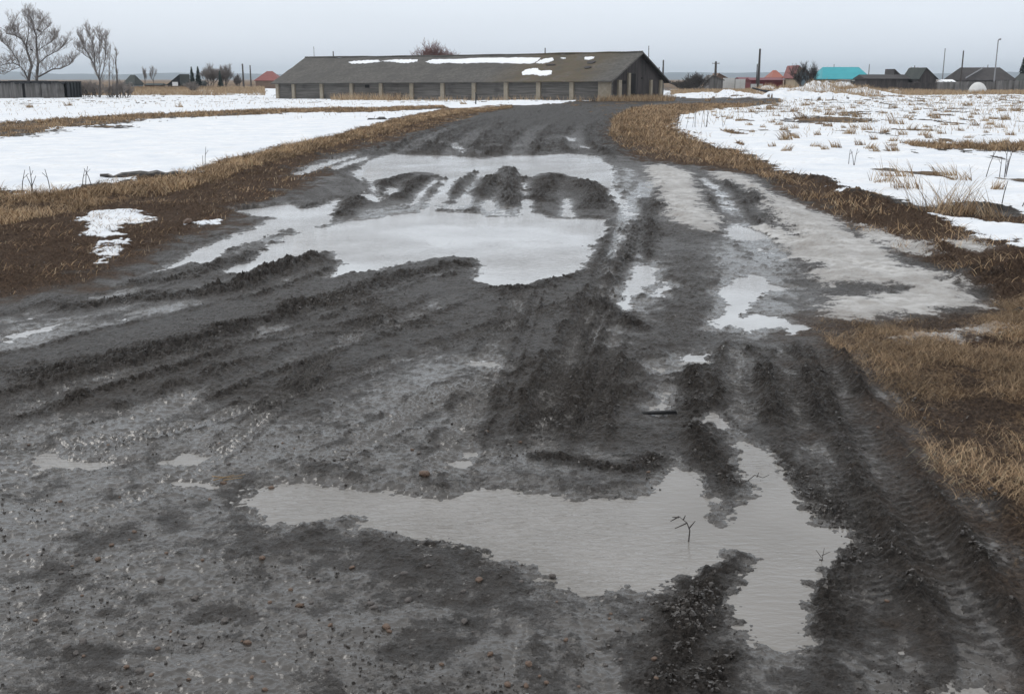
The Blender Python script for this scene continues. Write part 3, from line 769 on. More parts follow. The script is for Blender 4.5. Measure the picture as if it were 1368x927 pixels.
def verge(P, n, seed, h0, h1, wts, lean=(.5, 1.0), wscale=1., label=None, near=None, pad=0, thr=None):
    x, y = scatter(P, n, seed, 0); k = clip_view(x, y); x, y = x[k], y[k]
    cl = fbm(x, y, 1.1, 3, seed + 5, .6)
    r = np.random.default_rng(seed); cl2 = fbm(x, y, .35, 3, 31, .55) + .3 * cl; k = r.random(len(x)) < sst(-.6, .5, cl) * ((.35 + .65 * sst(-.45, .15, cl2)) if pad == 0 else 1)
    if near is not None: k &= (y > near[0]) & (y < near[1])
    if thr is not None: k &= SAMP(snow, x, y) < .5
    x, y, cl = x[k], y[k], cl[k]; n = len(x); r = np.random.default_rng(seed + 1)
    h = (h0 + (h1 - h0) * r.random(n) ** 1.6) * (.7 + .6 * np.clip(cl + .3, 0, 1))
    w = (.0016 + .00022 * y) * wscale
    ln = lean[0] + (lean[1] - lean[0]) * r.random(n)
    pt = (.62 + .70 * sst(-.7, .7, fbm(x, y, .55, 4, seed + 9, .7)))[:, None]
    return blades('dry_grass', x, y, h, w, ln, np.clip(tints(n, wts, seed) * pt * 1.12, 0, .7), label, seed=seed)
far_near = TAN_L
verge(TAN_L, 1100000, 1, .04, .24, (6, 3, 3.5, 2, 1), (.55, 1.12), label='matted dry tan grass along the left verge of the muddy road')
verge(TAN_R, 240000, 2, .05, .34, (4, 4, 2.5, 3, 1.5), (.5, 1.12), label='dry tan grass on the right verge beside the bend in the road')
verge(BROWN_L, 420000, 3, .03, .14, (1.6, 2, .6, 4, 5), (.9, 1.14), .75, label='flattened rotting brown grass between the left verge and the mud')
verge(BROWN_R, 460000, 4, .05, .22, (3, 3, 1.5, 4, 3), (.8, 1.14), .8, label='brown grass and roots on the clods along the right road edge', thr=1)
verge(STRAW, 330000, 5, .03, .17, (5, 4, 2.2, 3, 3), (1.02, 1.15), .36, pad=1, label='flattened straw and dead grass on the soil at the right of the road')
for i, P in enumerate(BROWN_SNOWLESS):
    pass
P = np.array(BROWN_SNOWLESS[0]); verge(P, 130000, 8, .06, .22, (5, 3, 2, 2, 0), (.5, 1.0), 1.2, label='strip of dry grass melted free across the left snow field')
P = np.array(BROWN_SNOWLESS[2]); verge(P, 60000, 9, .06, .25, (4, 3, 2, 3, 0), (.5, 1.0), 1.2, label='strip of brown grass melted free across the right snow field')
# far bands of tall tan grass in front of the houses
def farband(u0, u1, Y0, Y1, n, seed, label, h=(.4, 1.1)):
    r = np.random.default_rng(seed); y = Y0 + (Y1 - Y0) * r.random(n); u = u0 + (u1 - u0) * r.random(n)
    x = (u - CU) / F * (y * math.cos(PITCH) + 0) / (math.cos(PITCH) ** 2 + 0) * math.cos(PITCH) * 1.03
    cl = fbm(x, y, .12, 3, seed); k = r.random(n) < sst(-.5, .4, cl); x, y = x[k], y[k]; n = len(x)
    hh = h[0] + (h[1] - h[0]) * r.random(n)
    blades('dry_grass', x, y, hh, np.minimum(.00022 * y, .04), .2 + .6 * r.random(n), tints(n, (5, 3, 4, 1, 0), seed), label, seed=seed)
farband(-40, 372, 215, 330, 60000, 21, 'band of tall tan grass before the houses at far left', (.4, 1.0))
farband(885, 1150, 170, 260, 30000, 22, 'tall tan reeds and grass between the barn and the far houses', (.3, .9))
farband(1090, 1500, 190, 235, 30000, 23, 'band of tan grass before the grey board fences at far right', (.3, .9))
farband(-30, 560, 62, 205, 2600, 31, 'sparse dry stubble poking through the far left snow', (.08, .3))
farband(920, 1400, 42, 190, 9000, 32, 'sparse dry stubble poking through the right snow field', (.08, .35))
farband(455, 560, 158, 172, 1500, 24, 'tall dry weeds against the long wall of the barn', (.4, 1.3))
farband(790, 890, 141, 152, 3500, 25, 'dry reeds growing along the gable end of the barn', (.4, 1.0))
farband(560, 800, 141, 160, 900, 26, 'sparse dry weeds in front of the barn wall', (.3, .8))

# tufts in the snow
TUFTS = [(1133,180,1),(1160,176,1),(1207,182,.7),(1218,175,.8),(1198,167,1.2),(1251,160,1),(1263,152,1),(1293,142,1),(1233,137,1),(1213,159,.9),(1303,155,.9),(1336,172,.9),(1293,186,.7),(1106,171,.9),(1050,190,1.1),(1108,155,1),(1071,160,1),(1076,142,1),(1193,145,1),(1258,180,.7),(1283,177,.6),(1162,201,1),(1196,240,1.9),(1211,254,1.6),(1178,246,1.3),(1264,238,1.6),(1283,244,1.4),(1332,254,.7),(1030,148,1),(1240,283,1.7),(1270,286,2.1),(1296,284,2.0),(1325,290,1.2),(1355,150,1),(1345,162,.9),(1180,152,.8),(1150,140,.8),(1320,140,.8),(1130,166,.7),(1225,148,.8),(1350,183,.8),(1275,168,.7),(1092,150,.8),(1240,172,.7),(1168,188,.6),(1315,163,.7),(1145,158,.9),(1124,146,.8),(1205,135,.9),(1262,135,.9),(1340,135,.9),(1060,150,.8),(92,142,.9),(40,145,.7),(218,128,1),(240,144,.8),(620,141,.8),(520,137,.7)]
def tuft(u, v, s, seed):
    r = np.random.default_rng(seed); gx, gy, gz = G(u, v)
    n = int(44 + 60 * s * r.random() ** .5); rad = .09 * s * (.7 + .018 * gy)
    x = gx + np.clip(r.normal(0, rad, n), -1.3 * rad, 1.3 * rad) * 1.2; y = gy + np.clip(r.normal(0, rad, n), -1.3 * rad, 1.3 * rad)
    h = (.06 + .36 * r.random(n) ** 1.8) * s * (.75 + .007 * gy) * r.uniform(.6, 1.25); 
    left = u < 684
    lab = ('small dry grass tuft poking through the snow of the left field' if left else 'dry tan grass tuft poking through the snow of the right field')
    grp = 'dry grass tufts in the left snow field' if left else 'dry grass tufts in the right snow field'
    o = blades('grass_tuft', x, y, h, (.0022 + .00022 * gy) * np.ones(n), .35 + .6 * r.random(n), tints(n, (5, 3, 4, 2, .5), seed), None, origin=(gx, gy, gz), seed=seed, dirn=2.9 if seed % 3 else .4, kind=None)
    tag(o, lab, 'grass tuft', grp)
_r = random.Random(3)
while len(TUFTS) < 150:
    v = 131 + 75 * _r.random() ** 1.7; u = _r.uniform(930 + (v - 131) * 1.2, 1366)
    if min(abs(u - a) / 14 + abs(v - b_) / 4 for a, b_, _ in TUFTS) > 1: TUFTS.append((u, v, _r.uniform(.4, .85)))
for i, (u, v, s) in enumerate(TUFTS): tuft(u, v, s, 300 + i)

# ------------------------------------------------------------------ building materials
M_SLATE = None
def slate():
    m, t, b = newmat('weathered_asbestos_slate'); co = N(t, 'ShaderNodeTexCoord')
    n1 = noise(t, .35, 5, co.outputs['Object']); n2 = noise(t, 2.5, 5, co.outputs['Object'])
    col = mixc(t, mrange(t, n2.outputs[0], .35, .7), (.070, .066, .060), (.125, .118, .108))
    sx = N(t, 'ShaderNodeSeparateXYZ'); t.links.new(co.outputs['Object'], sx.inputs[0])
    # moss on the stretch near the fallen-in part: barn runs along local x
    f = mth(t, 'MULTIPLY', mrange(t, sx.outputs[0], 43, 49), mrange(t, sx.outputs[0], 63, 59))
    f = mth(t, 'MULTIPLY', f, mrange(t, n1.outputs[0], .35, .55, .25, 1))
    moss = mixc(t, mrange(t, n2.outputs[0], .4, .6), (.10, .082, .030), (.115, .075, .045))
    col = mixc(t, f, col, moss)
    col = mixc(t, mrange(t, n1.outputs[0], .42, .62, 0, .65), col, (.065, .062, .058))
    w = N(t, 'ShaderNodeTexWave'); w.inputs['Scale'].default_value = 1.2; w.inputs['Distortion'].default_value = .6; t.links.new(co.outputs['Object'], w.inputs['Vector'])
    col = mixc(t, mrange(t, w.outputs['Fac'], .0, .35, .25, 0), col, (.04, .037, .034))
    t.links.new(col, b.inputs['Base Color']); b.inputs['Roughness'].default_value = .9
    return m
M_SLATE = slate()
def boards(name, c1, c2, sc=5.0, vertical=True):
    m, t, b = newmat(name); co = N(t, 'ShaderNodeTexCoord'); mp = N(t, 'ShaderNodeMapping')
    mp.inputs['Scale'].default_value = (sc, sc, .25) if vertical else (.25, .25, sc)
    t.links.new(co.outputs['Object'], mp.inputs[0])
    n = noise(t, 1.0, 3, mp.outputs[0]); n2 = noise(t, .5, 4, co.outputs['Object'])
    col = mixc(t, mrange(t, n.outputs[0], .35, .65), c1, c2)
    col = mixc(t, mrange(t, n2.outputs[0], .55, .75, 0, .6), col, tuple(x * .5 for x in c1))
    t.links.new(col, b.inputs['Base Color']); b.inputs['Roughness'].default_value = .9
    bp = N(t, 'ShaderNodeBump'); bp.inputs['Distance'].default_value = .03; bp.inputs['Strength'].default_value = .5
    t.links.new(n.outputs[0], bp.inputs['Height']); t.links.new(bp.outputs[0], b.inputs['Normal'])
    return m
M_GREYBOARD = boards('grey_boards', (.085, .078, .072), (.16, .15, .14), 4, False)
M_DARKBOARD = boards('dark_boards', (.030, .026, .026), (.070, .060, .058), 4)
M_FENCE = boards('fence_boards', (.09, .085, .08), (.20, .19, .185), 3)
M_PILLAR = simple('limewashed_brick', (.26, .22, .165), (.38, .335, .27), 3)
M_SNOWC = simple('old_snow', (.80, .82, .85), (.88, .89, .90), 1.5, .8, .2)
M_DARK = simple('black_opening', (.010, .010, .012), (.018, .017, .016), 2)
M_CHAR = boards('charred_logs', (.016, .017, .020), (.04, .042, .046), 3)
M_RED = simple('red_metal_roof', (.20, .065, .060), (.27, .095, .085), 1, .6, .1)
M_ORED = simple('orange_red_roof', (.30, .095, .065), (.37, .13, .09), 1, .6, .1)
M_MAROON = simple('maroon_profile_sheet', (.13, .018, .026), (.18, .03, .038), 1, .5, .1)
M_TEAL = simple('teal_metal_roof', (.025, .30, .35), (.04, .37, .42), .6, .5, .1)
M_TEALW = simple('green_grey_boards', (.07, .17, .17), (.11, .22, .22), 2)
M_BLUEW = simple('grey_blue_boards', (.13, .18, .21), (.18, .23, .26), 2)
M_CREAM = simple('plaster_cream', (.36, .29, .20), (.46, .38, .28), 2)
M_WHITE = simple('whitewash', (.55, .55, .53), (.70, .70, .69), 1)
M_BRICKR = simple('dull_brick', (.16, .11, .085), (.24, .17, .13), 3)
M_DROOF = simple('dark_slate_roof', (.040, .037, .038), (.075, .068, .068), 1.2)
M_GROOF = simple('mossy_dark_roof', (.035, .042, .042), (.065, .072, .066), 1.2)
M_GLASS = simple('dark_window', (.02, .025, .03), (.04, .045, .05), 1, .15, 0, spec=.5)
M_WOOD = simple('weathered_pole', (.05, .043, .04), (.09, .08, .075), 3)
M_POLEG = simple('concrete_pole', (.22, .22, .23), (.30, .30, .31), 3)
M_BARK = simple('bark', (.055, .048, .045), (.10, .088, .08), 4)
M_TWIG = simple('twigs', (.20, .175, .16), (.30, .265, .245), 2)
M_RTWIG = simple('reddish_twigs', (.16, .085, .08), (.22, .125, .11), 2)
M_NEEDLE = simple('spruce_needles', (.018, .032, .028), (.035, .055, .042), 3)
M_STONE = simple('brown_stone', (.10, .066, .048), (.19, .128, .092), 30, .45, .4)
M_STONE2 = simple('grey_stone', (.08, .07, .065), (.15, .135, .125), 30, .6, .4)
M_CLOD = simple('mud_crumb', (.026, .0225, .020), (.072, .062, .054), 9, .38, .5, spec=.5)

# ------------------------------------------------------------------ the barn
def barn():
    A = np.array(AT(368, HOR, 183)); B = np.array(AT(816.5, HOR, 145))    # front eave corners in plan
    A[2] = B[2] = 0
    d = (B - A)[:2]; L = float(np.hypot(*d)); d = d / L; nrm = np.array([-d[1], d[0]])
    ang = math.atan2(d[1], d[0]); Wd = 14.3
    zr = 5.7; zeL, zeR = 1.65, 2.08
    base = empty('cattle_barn', (A[0], A[1], 0), 'long low abandoned barn with grey slate roof, snow patches and pale brick pillars', 'barn', rz=ang)
    ze = lambda s: zeL + (zeR - zeL) * s / L - .0
    gz = lambda s, t=0: float(GZ(A[0] + d[0] * s + nrm[0] * t, A[1] + d[1] * s + nrm[1] * t)[0])
    zb = -1.6
    # project a photo column onto the front wall line -> s
    def s_of(u):
        k = (u - CU) / F; r0 = ray(u, HOR); # x = k' * y
        kk = r0[0] / r0[1]
        return (kk * A[1] - A[0]) / (d[0] - kk * d[1])
    # walls
    w = MB(); w.hexa([(0, .15, zb), (L, .15, zb), (L, .45, zb), (0, .45, zb)], [(0, .15, ze(0) + .12), (L, .15, ze(L) + .12), (L, .45, ze(L) + .2), (0, .45, ze(0) + .2)])
    w.box(0, L, Wd - .45, Wd - .15, zb, 1.9)
    w.build('wall', M_GREYBOARD, base)
    for s in (0, L):
        g = MB(); s0, s1 = (s - .45, s - .15) if s else (.15, .45)
        e = ze(s)
        y0, y1 = .46, Wd - .46
        mid = Wd / 2
        # gable wall as a prism across y
        prof = [(y0, zb), (y1, zb), (y1, e + .25), (mid, zr - .15), (y0, e + .25)]
        n = len(g.v); g.v += [(s0, a, b) for a, b in prof] + [(s1, a, b) for a, b in prof]
        g.f += [tuple(range(n, n + 5))[::-1], tuple(range(n + 5, n + 10))]
        for i in range(5): g.f.append((n + i, n + (i + 1) % 5, n + 5 + (i + 1) % 5, n + 5 + i))
        g.build('gable_wall', M_DARKBOARD, base)
    # pillars
    for u in (370, 391.5, 429, 469, 508.5, 549.5, 591, 633, 676, 719.5, 764):
        s = s_of(u); p = MB(); hw = .33; p.box(s - hw, s + hw, -.12, .30, zb, ze(s) + .02); p.build('pillar', M_PILLAR, base)
    p = MB(); p.box(L - 1.9, L - .02, -.12, .30, zb, ze(L) + .02); p.build('pillar', M_PILLAR, base)
    # gable pillars: photo columns on the gable face
    def t_of(u):
        r0 = ray(u, HOR); kk = r0[0] / r0[1]
        return (kk * B[1] - B[0]) / (nrm[0] - kk * nrm[1])
    for u, wdt in ((828, .8), (840.5, .55), (870, .5), (883, .6)):
        tt = t_of(u); p = MB(); top = ze(L) + (.9 if u == 840.5 else 0)
        p.box(L - .32, L + .12, tt - wdt / 2, tt + wdt / 2, zb, top); p.build('pillar', M_PILLAR, base)
    tt = t_of(847); o = MB(); o.box(L - .2, L - .10, tt - .75, tt + .65, -.9, 2.9); dd = o.build('doorway', M_DARK, base)
    for u, v0, v1, hw in ((835, 108, 112, .5), (859, 104, 106, .25)):
        tt = t_of(u); o = MB(); z0 = H - (v1 - HOR) / F * 148; z1 = H - (v0 - HOR) / F * 148
        o.box(L - .2, L - .10, tt - hw, tt + hw, z0, z1); o.build('window', M_DARK, base)
    s = s_of(489.5); o = MB(); o.box(s - .45, s + .45, .08, .16, .9, 1.35); o.build('window', M_DARK, base)
    # roof: two slabs, ridge slightly sagging, eaves overhanging
    def roof_side(sign):
        b = MB(); K = 40; M_ = 8
        top = []
        for i in range(K + 1):
            q = i / K; s = -.4 + (L + .9) * q; e = ze(min(max(s, 0), L))
            sag = -.10 * math.sin(q * math.pi) + .035 * math.sin(q * 37) + .03 * math.sin(q * 91)
            if sign < 0:
                ep = (s, -.75, e - .12 + .02 * math.sin(q * 53)); rp = (s, Wd / 2, zr + sag)
            else:
                ep = (s, Wd + .75, 1.75); rp = (s, Wd / 2, zr + sag)
            row = []
            for j in range(M_ + 1):
                f = j / M_
                row.append((ep[0], ep[1] + (rp[1] - ep[1]) * f, ep[2] + (rp[2] - ep[2]) * f + .035 * math.sin(q * 61 + j * 2.1) * (0 < j < M_)))
            top.append(row)
        th = .12; n0 = len(b.v)
        for r_ in top: b.v += r_
        for r_ in top: b.v += [(x, y, z - th) for x, y, z in r_]
        S = (M_ + 1); T = (K + 1) * S
        for i in range(K):
            for j in range(M_):
                a = i * S + j; q4 = (a, a + S, a + S + 1, a + 1)
                b.f.append(q4 if sign < 0 else q4[::-1]); b.f.append(tuple(x + T for x in (q4[::-1] if sign < 0 else q4)))
        for i in range(K):
            a = i * S; b.f.append((a, a + T, a + S + T, a + S))
        for i in (0, K):
            for j in range(M_):
                a = i * S + j; b.f.append((a, a + 1, a + 1 + T, a + T))
        return b.build('roof', M_SLATE, base)
    rf = roof_side(-1); roof_side(1)
    rc = MB(); rc.tube([(-.4 + (L + .9) * i / 24, Wd / 2, zr + .04 - .10 * math.sin(i / 24 * math.pi) + random.uniform(-.04, .05)) for i in range(25)], .12, 6); rc.build('ridge_cap', M_SLATE, rf)
    # verge board at the right gable
    fb = MB(); fb.hexa([(L + .52, -.72, ze(L) - .32), (L + .58, -.72, ze(L) - .32), (L + .58, Wd / 2, zr - .22), (L + .52, Wd / 2, zr - .22)], [(L + .52, -.72, ze(L) - .02), (L + .58, -.72, ze(L) - .02), (L + .58, Wd / 2, zr + .03), (L + .52, Wd / 2, zr + .03)])
    fb.build('barge_board', M_GREYBOARD, base)
    fb = MB(); fb.hexa([(L + .52, Wd / 2, zr - .22), (L + .58, Wd / 2, zr - .22), (L + .58, Wd + .75, 1.55), (L + .52, Wd + .75, 1.55)], [(L + .52, Wd / 2, zr + .03), (L + .58, Wd / 2, zr + .03), (L + .58, Wd + .75, 1.82), (L + .52, Wd + .75, 1.82)])
    fb.build('barge_board', M_DROOF, base)
    # snow lying on the front slope: photo outline -> slope plane
    p0 = np.array([*A[:2], 0]) ; ex = np.array([d[0], d[1], 0]); ey = np.array([nrm[0], nrm[1], 0])
    def on_roof(u, v):
        r_ = ray(u, v); best = None
        t0 = 100; t1 = 260
        def f(t):
            q = np.array([0, 0, H]) + r_ * t - p0; s = q @ ex; tt_ = q @ ey
            e = ze(min(max(s, 0), L)) - .12
            return q[2] - (e + (zr - e) * (tt_ + .75) / (Wd / 2 + .75)), s, tt_
        for _ in range(40):
            tm = (t0 + t1) / 2
            if f(tm)[0] > 0: t0 = tm
            else: t1 = tm
        _, s, tt_ = f(t0); return s, min(tt_, Wd / 2 - .1)
    def rz_(s, tt_):
        e = ze(min(max(s, 0), L)) - .12; q = (s + .4) / (L + .9)
        return e + (zr - .10 * math.sin(q * math.pi) - e) * (tt_ + .75) / (Wd / 2 + .75)
    patches = [[(466,83.5),(474,81.8),(490,80.8),(505,80.3),(508,82.4),(495,84),(480,85.2),(470,85.6)],
        [(509,81.6),(525,79.8),(545,79.4),(558,79.4),(557,82),(545,84.2),(536,84.4),(525,82.6)],
        [(568,82.6),(577,79.6),(600,78.8),(640,77.6),(684,77),(705,76.8),(722,77.2),(719,81),(712,84.8),(684,85),(662,83.4),(640,83.8),(617,84.8),(600,83.6),(587,84.8),(575,84.4)],
        [(716,84.6),(721,81),(727,78.6),(739,77.2),(740,80.6),(732,83.4),(725,85.2)],
        [(699,95.4),(704,93),(712,91.6),(719,91.8),(717,94.8),(728,95.2),(737,94.6),(737,99),(731,101),(722,101.6),(712,99.6),(698,101),(697,97.5)],
        [(781,77),(788,76.4),(794,76.6),(793,79),(786,80),(781,79.6)], [(749,77.6),(753,77.2),(756,78.2),(751,79)]]
    rr = random.Random(4)
    for pt in patches:
        Q = []
        for k in range(len(pt)):
            a, b_ = pt[k], pt[(k + 1) % len(pt)]
            for f in (0, .14, .28, .42, .56, .70, .85):
                Q.append((a[0] + (b_[0] - a[0]) * f + rr.uniform(-.5, .5), a[1] + (b_[1] - a[1]) * f + rr.uniform(-.45, .45)))
        R = [on_roof(*q) for q in Q]; m = MB(); n = len(R)
        m.v = [(s, t_, rz_(s, t_) - .02) for s, t_ in R] + [(s, t_, rz_(s, t_) + .05) for s, t_ in R]
        cs = sum(s for s, _ in R) / n; ct = sum(t_ for _, t_ in R) / n
        ins = [(cs + (s - cs) * .9, ct + (t_ - ct) * .82) for s, t_ in R]
        m.v += [(s, t_, rz_(s, t_) + .09) for s, t_ in ins]
        for i in range(n):
            j = (i + 1) % n; m.f.append((i, j, n + j, n + i)); m.f.append((n + i, n + j, 2 * n + j, 2 * n + i))
        m.f.append(tuple(range(2 * n, 3 * n)))
        o = m.build('snow_patch', M_SNOWC, rf)
    # broken places
    for (u, v, a, b_) in ((790, 84, .8, .25), (786, 91, .6, .2), (735, 87, .8, .1)):
        s, t_ = on_roof(u, v); m = MB()
        pts = [(s + a * math.cos(k / 9 * 6.283) * rr.uniform(.7, 1.2), t_ + b_ * 1.6 * math.sin(k / 9 * 6.283) * rr.uniform(.7, 1.2)) for k in range(9)]
        m.v = [(p, q, rz_(p, q) + .05) for p, q in pts] + [(p, q, rz_(p, q) + .12) for p, q in pts]
        m.f = [tuple(range(9, 18))] + [(i, (i + 1) % 9, 9 + (i + 1) % 9, 9 + i) for i in range(9)]
        o = m.build('broken_slate', M_DROOF, rf)
barn()

# ------------------------------------------------------------------ houses
def house(name, u0, u1, veave, vridge, Y, depth, wall, roof, label, cat='house', kind='along', hip=0.0, win=0, chimney=None, yaw=0.0, ridge_u=None, gable_mat=None, over=.35):
    """walls u0..u1 on the plane y=Y, roof ridge along x ('along', hip insets the ridge) or gable facing the camera ('facing')"""
    xa, _, ez = AT(u0, veave, Y); xb = AT(u1, veave, Y)[0]
    if (u0 + u1) / 2 < CU: xb = max(AT(u1, veave, Y + depth)[0], xa + .55 * (xb - xa))
    else: xa = min(AT(u0, veave, Y + depth)[0], xb - .55 * (xb - xa))
    cx = (xa + xb) / 2; w = (xb - xa) / 2
    g = float(GZ(cx, Y)[0])
    rz = AT(u0, vridge, Y + (depth / 2 if kind == 'along' else 0))[2] - g; ez -= g
    if ez < .6: ez = .6
    o = empty(name, (cx, Y, g), label, cat, rz=yaw)
    wl = MB(); wl.box(-w + .02, w - .02, 0, depth, -.6, ez)
    D = depth; ov = over
    rf = MB(); th = .14
    if kind == 'along':
        hx = hip * w
        e = [(-w - ov, -ov, ez - .05), (w + ov, -ov, ez - .05), (w + ov, D + ov, ez - .05), (-w - ov, D + ov, ez - .05)]
        r = [(-w - ov + hx, D / 2, rz), (w + ov - hx, D / 2, rz)]
        if hip == 0:
            n = len(wl.v)
            for sx in (-w + .02, w - .02):
                wl.quad((sx, 0.02, ez), (sx, D - .02, ez), (sx, D / 2, rz - .1))
        n = 0; rf.v = e + r + [(x, y, z - th) for x, y, z in e]
        rf.f = [(0, 1, 5, 4), (2, 3, 4, 5), (1, 2, 5), (3, 0, 4), (6, 9, 8, 7), (0, 6, 7, 1), (1, 7, 8, 2), (2, 8, 9, 3), (3, 9, 6, 0)]
    else:
        rx = 0 if ridge_u is None else AT(ridge_u, veave, Y)[0] - cx
        n = len(wl.v)
        wl.v += [(-w + .02, 0, ez), (w - .02, 0, ez), (rx, 0, rz - .12), (-w + .02, D, ez), (w - .02, D, ez), (rx, D, rz - .12)]
        wl.f += [(n, n + 1, n + 2), (n + 5, n + 4, n + 3)]
        for sx in (-1, 1):
            ex_ = sx * (w + ov); dz = (rz - ez) / max(w, .1) * ov
            a = (ex_, -ov, ez - dz * .6); b_ = (rx, -ov, rz); c = (rx, D + ov, rz); d_ = (ex_, D + ov, ez - dz * .6)
            P = [a, b_, c, d_] if sx < 0 else [b_, a, d_, c]
            rf.hexa([(x, y, z - th) for x, y, z in P], P)
    wo = wl.build('wall', wall, o); ro = rf.build('roof', roof, o)
    for k in range(win):
        fx = -w + 2 * w * (k + .5) / win; ww = min(.55, w / win * .5)
        f = MB(); f.box(fx - ww - .08, fx + ww + .08, -.05, .02, ez * .38, ez * .85); fo = f.build('window', M_WHITE, o)
        p = MB(); p.box(fx - ww, fx + ww, -.07, -.045, ez * .43, ez * .80); p.build('pane', M_GLASS, fo)
    if chimney is not None:
        c = MB(); x = -w + 2 * w * chimney; c.box(x - .3, x + .3, D / 2 - .3, D / 2 + .3, rz - .8, rz + .7); c.build('chimney', M_BRICKR, ro)
    return o
# left background
house('house', 165, 190, 112.5, 100.5, 360, 9, M_BLUEW, M_GROOF, 'small house with dark green hip roof right of the tall bare poplar', hip=.75, win=3)
house('shed', 194, 221, 113.6, 111.6, 375, 5, M_BRICKR, M_GROOF, 'very low flat shed between the two dark roofed houses at far left', 'shed')
house('house', 224, 252, 112.5, 99.5, 350, 10, M_CHAR, M_GROOF, 'dark house with steep roof beside the two spruces', kind='facing', ridge_u=241)
b = MB(); p = AT(234, 113, 347); b.box(-.8, .8, -.3, .3, -.5, .7); b.build('snow_lump', M_SNOWC, None, loc=(p[0], 347, p[2]))
tag(bpy.data.objects['snow_lump'], 'small white snow lump against the dark house by the spruces', 'snow lump')
house('shed', 250, 276, 112, 108, 362, 6, M_CHAR, M_GROOF, 'low dark shed behind the two spruces', 'shed')
house('house', 341, 380, 107.5, 95.5, 330, 9, M_BRICKR, M_RED, 'small house with a pink red hip roof left of the barn', hip=.85, win=0)
bpy.data.objects  # keep order
# ruined shed at far left
def ruin():
    Y = 185; x0 = AT(-40, HOR, Y)[0]; x1 = AT(84, HOR, Y)[0]; x2 = AT(89, HOR, Y)[0]
    g = float(GZ((x0 + x2) / 2, Y)[0]); top = AT(50, 110.5, Y)[2] - g
    o = empty('ruined_shed', ((x0 + x2) / 2, Y, g), 'long dilapidated grey plank shed with charred right end at the far left', 'shed')
    cx = (x0 + x2) / 2
    w = MB(); w.box(x0 - cx, AT(28, HOR, Y)[0] - cx, 0, .25, -.4, top); w.box(AT(32, HOR, Y)[0] - cx, AT(53, HOR, Y)[0] - cx, 0.02, .27, -.4, top - .12)
    w.box(AT(54, HOR, Y)[0] - cx, x1 - cx, -.02, .23, -.4, top - .05); w.box(x0 - cx, x2 - cx, 5, 5.2, -.4, top); w.build('wall', M_FENCE, o)
    d = MB(); d.box(AT(28, HOR, Y)[0] - cx, AT(32, HOR, Y)[0] - cx, .1, .2, -.4, top - .1); d.build('doorway', M_DARK, o)
    for dy in (0, 1.2, 2.6, 3.9, 5.1):
        p = MB(); x = x2 - cx; p.box(x - .05, x + .28, dy - .2, dy + .2, -.4, top + .15 * random.random()); p.build('post', M_CHAR, o)
    r = MB()
    K = 34; xs = [x0 - cx - .3 + (x2 - x0 + .6) * i / K for i in range(K + 1)]
    for i in range(K):
        z0 = top + random.uniform(-.06, .26); r.box(xs[i] + .002, xs[i + 1] - .002, -.5 + random.uniform(-.15, .1), 5.4, z0 - .18, z0 + .04)
    r.build('roof', M_CHAR, o)
    s = MB(); s.box(x2 - cx - .12, x2 - cx, .3, 4.9, -.4, top); s.build('charred_wall', M_CHAR, o)
ruin()
# right background
house('shed', 940, 966, 106.5, 100.5, 262, 7, M_FENCE, M_GREYBOARD, 'small grey wooden gable shed right of the barn', 'shed', kind='facing', ridge_u=952)
house('house', 950, 972, 104, 98.0, 300, 8, M_BRICKR, M_BRICKR, 'brownish roof showing behind the small grey gable shed', kind='facing', ridge_u=960)
def fence(u0, u1, vt, Y, mat, label, board=.16, h=None, ragged=.0, Y1=None, name='fence'):
    Y1 = Y if Y1 is None else Y1
    a = np.array(AT(u0, vt, Y)); c = np.array(AT(u1, vt, Y1)); g = float(GZ(a[0], Y)[0])
    o = empty(name, (a[0], a[1], g), label, 'fence'); L = float(np.hypot(*(c - a)[:2])); d = (c - a)[:2] / L
    b = MB(); n = int(L / board)
    r = random.Random(int(u0))
    for i in range(n):
        s0 = i * L / n + .01; s1 = (i + 1) * L / n - .01; yj = r.uniform(-.01, .01)
        z = (a[2] + (c[2] - a[2]) * i / n) - g + r.uniform(-ragged, ragged)
        q = [(d[0] * s0, d[1] * s0 + yj, -.6), (d[0] * s1, d[1] * s1 + yj, -.6), (d[0] * s1, d[1] * s1 + yj + .03, -.6), (d[0] * s0, d[1] * s0 + yj + .03, -.6)]
        b.hexa(q, [(x, y, z) for x, y, _ in q])
    b.build('board_panel', mat, o)
    rl = MB(); k = a[2] - g
    for zz in (k * .3, k * .8): rl.hexa([(0, .05, zz), (d[0] * L, d[1] * L + .05, zz), (d[0] * L, d[1] * L + .12, zz), (0, .12, zz)], [(0, .05, zz + .1), (d[0] * L, d[1] * L + .05, zz + .1), (d[0] * L, d[1] * L + .12, zz + .1), (0, .12, zz + .1)])
    rl.build('rail', M_WOOD, o)
    for i in range(int(L / 3) + 1):
        p = MB(); s = min(i * 3, L); p.box(d[0] * s - .07, d[0] * s + .07, d[1] * s + .13, d[1] * s + .27, -.6, k + .08); p.build('post', M_WOOD, o)
    return o
fence(966, 982, 104.5, 275, M_WHITE, 'whitewashed wall panel right of the small grey gable shed', .9)
fence(982.5, 996, 106, 272, M_WHITE, 'lower whitewashed panel touching the maroon sheet fence', .9)
house('shed', 996, 1046, 107, 104, 285, 7, M_MAROON, M_MAROON, 'long low maroon shed under the orange red roof', 'shed')
house('house', 983, 1002, 105.6, 103.6, 300, 6, M_MAROON, M_MAROON, 'low maroon roof behind the whitewashed panels', 'shed')
fence(1003, 1019, 112.5, 270, M_WHITE, 'short pale fence piece before the long maroon shed', .9)
house('house', 1023, 1046, 103.5, 94.2, 330, 9, M_BRICKR, M_ORED, 'house with orange red hip roof behind the maroon shed', hip=.9)
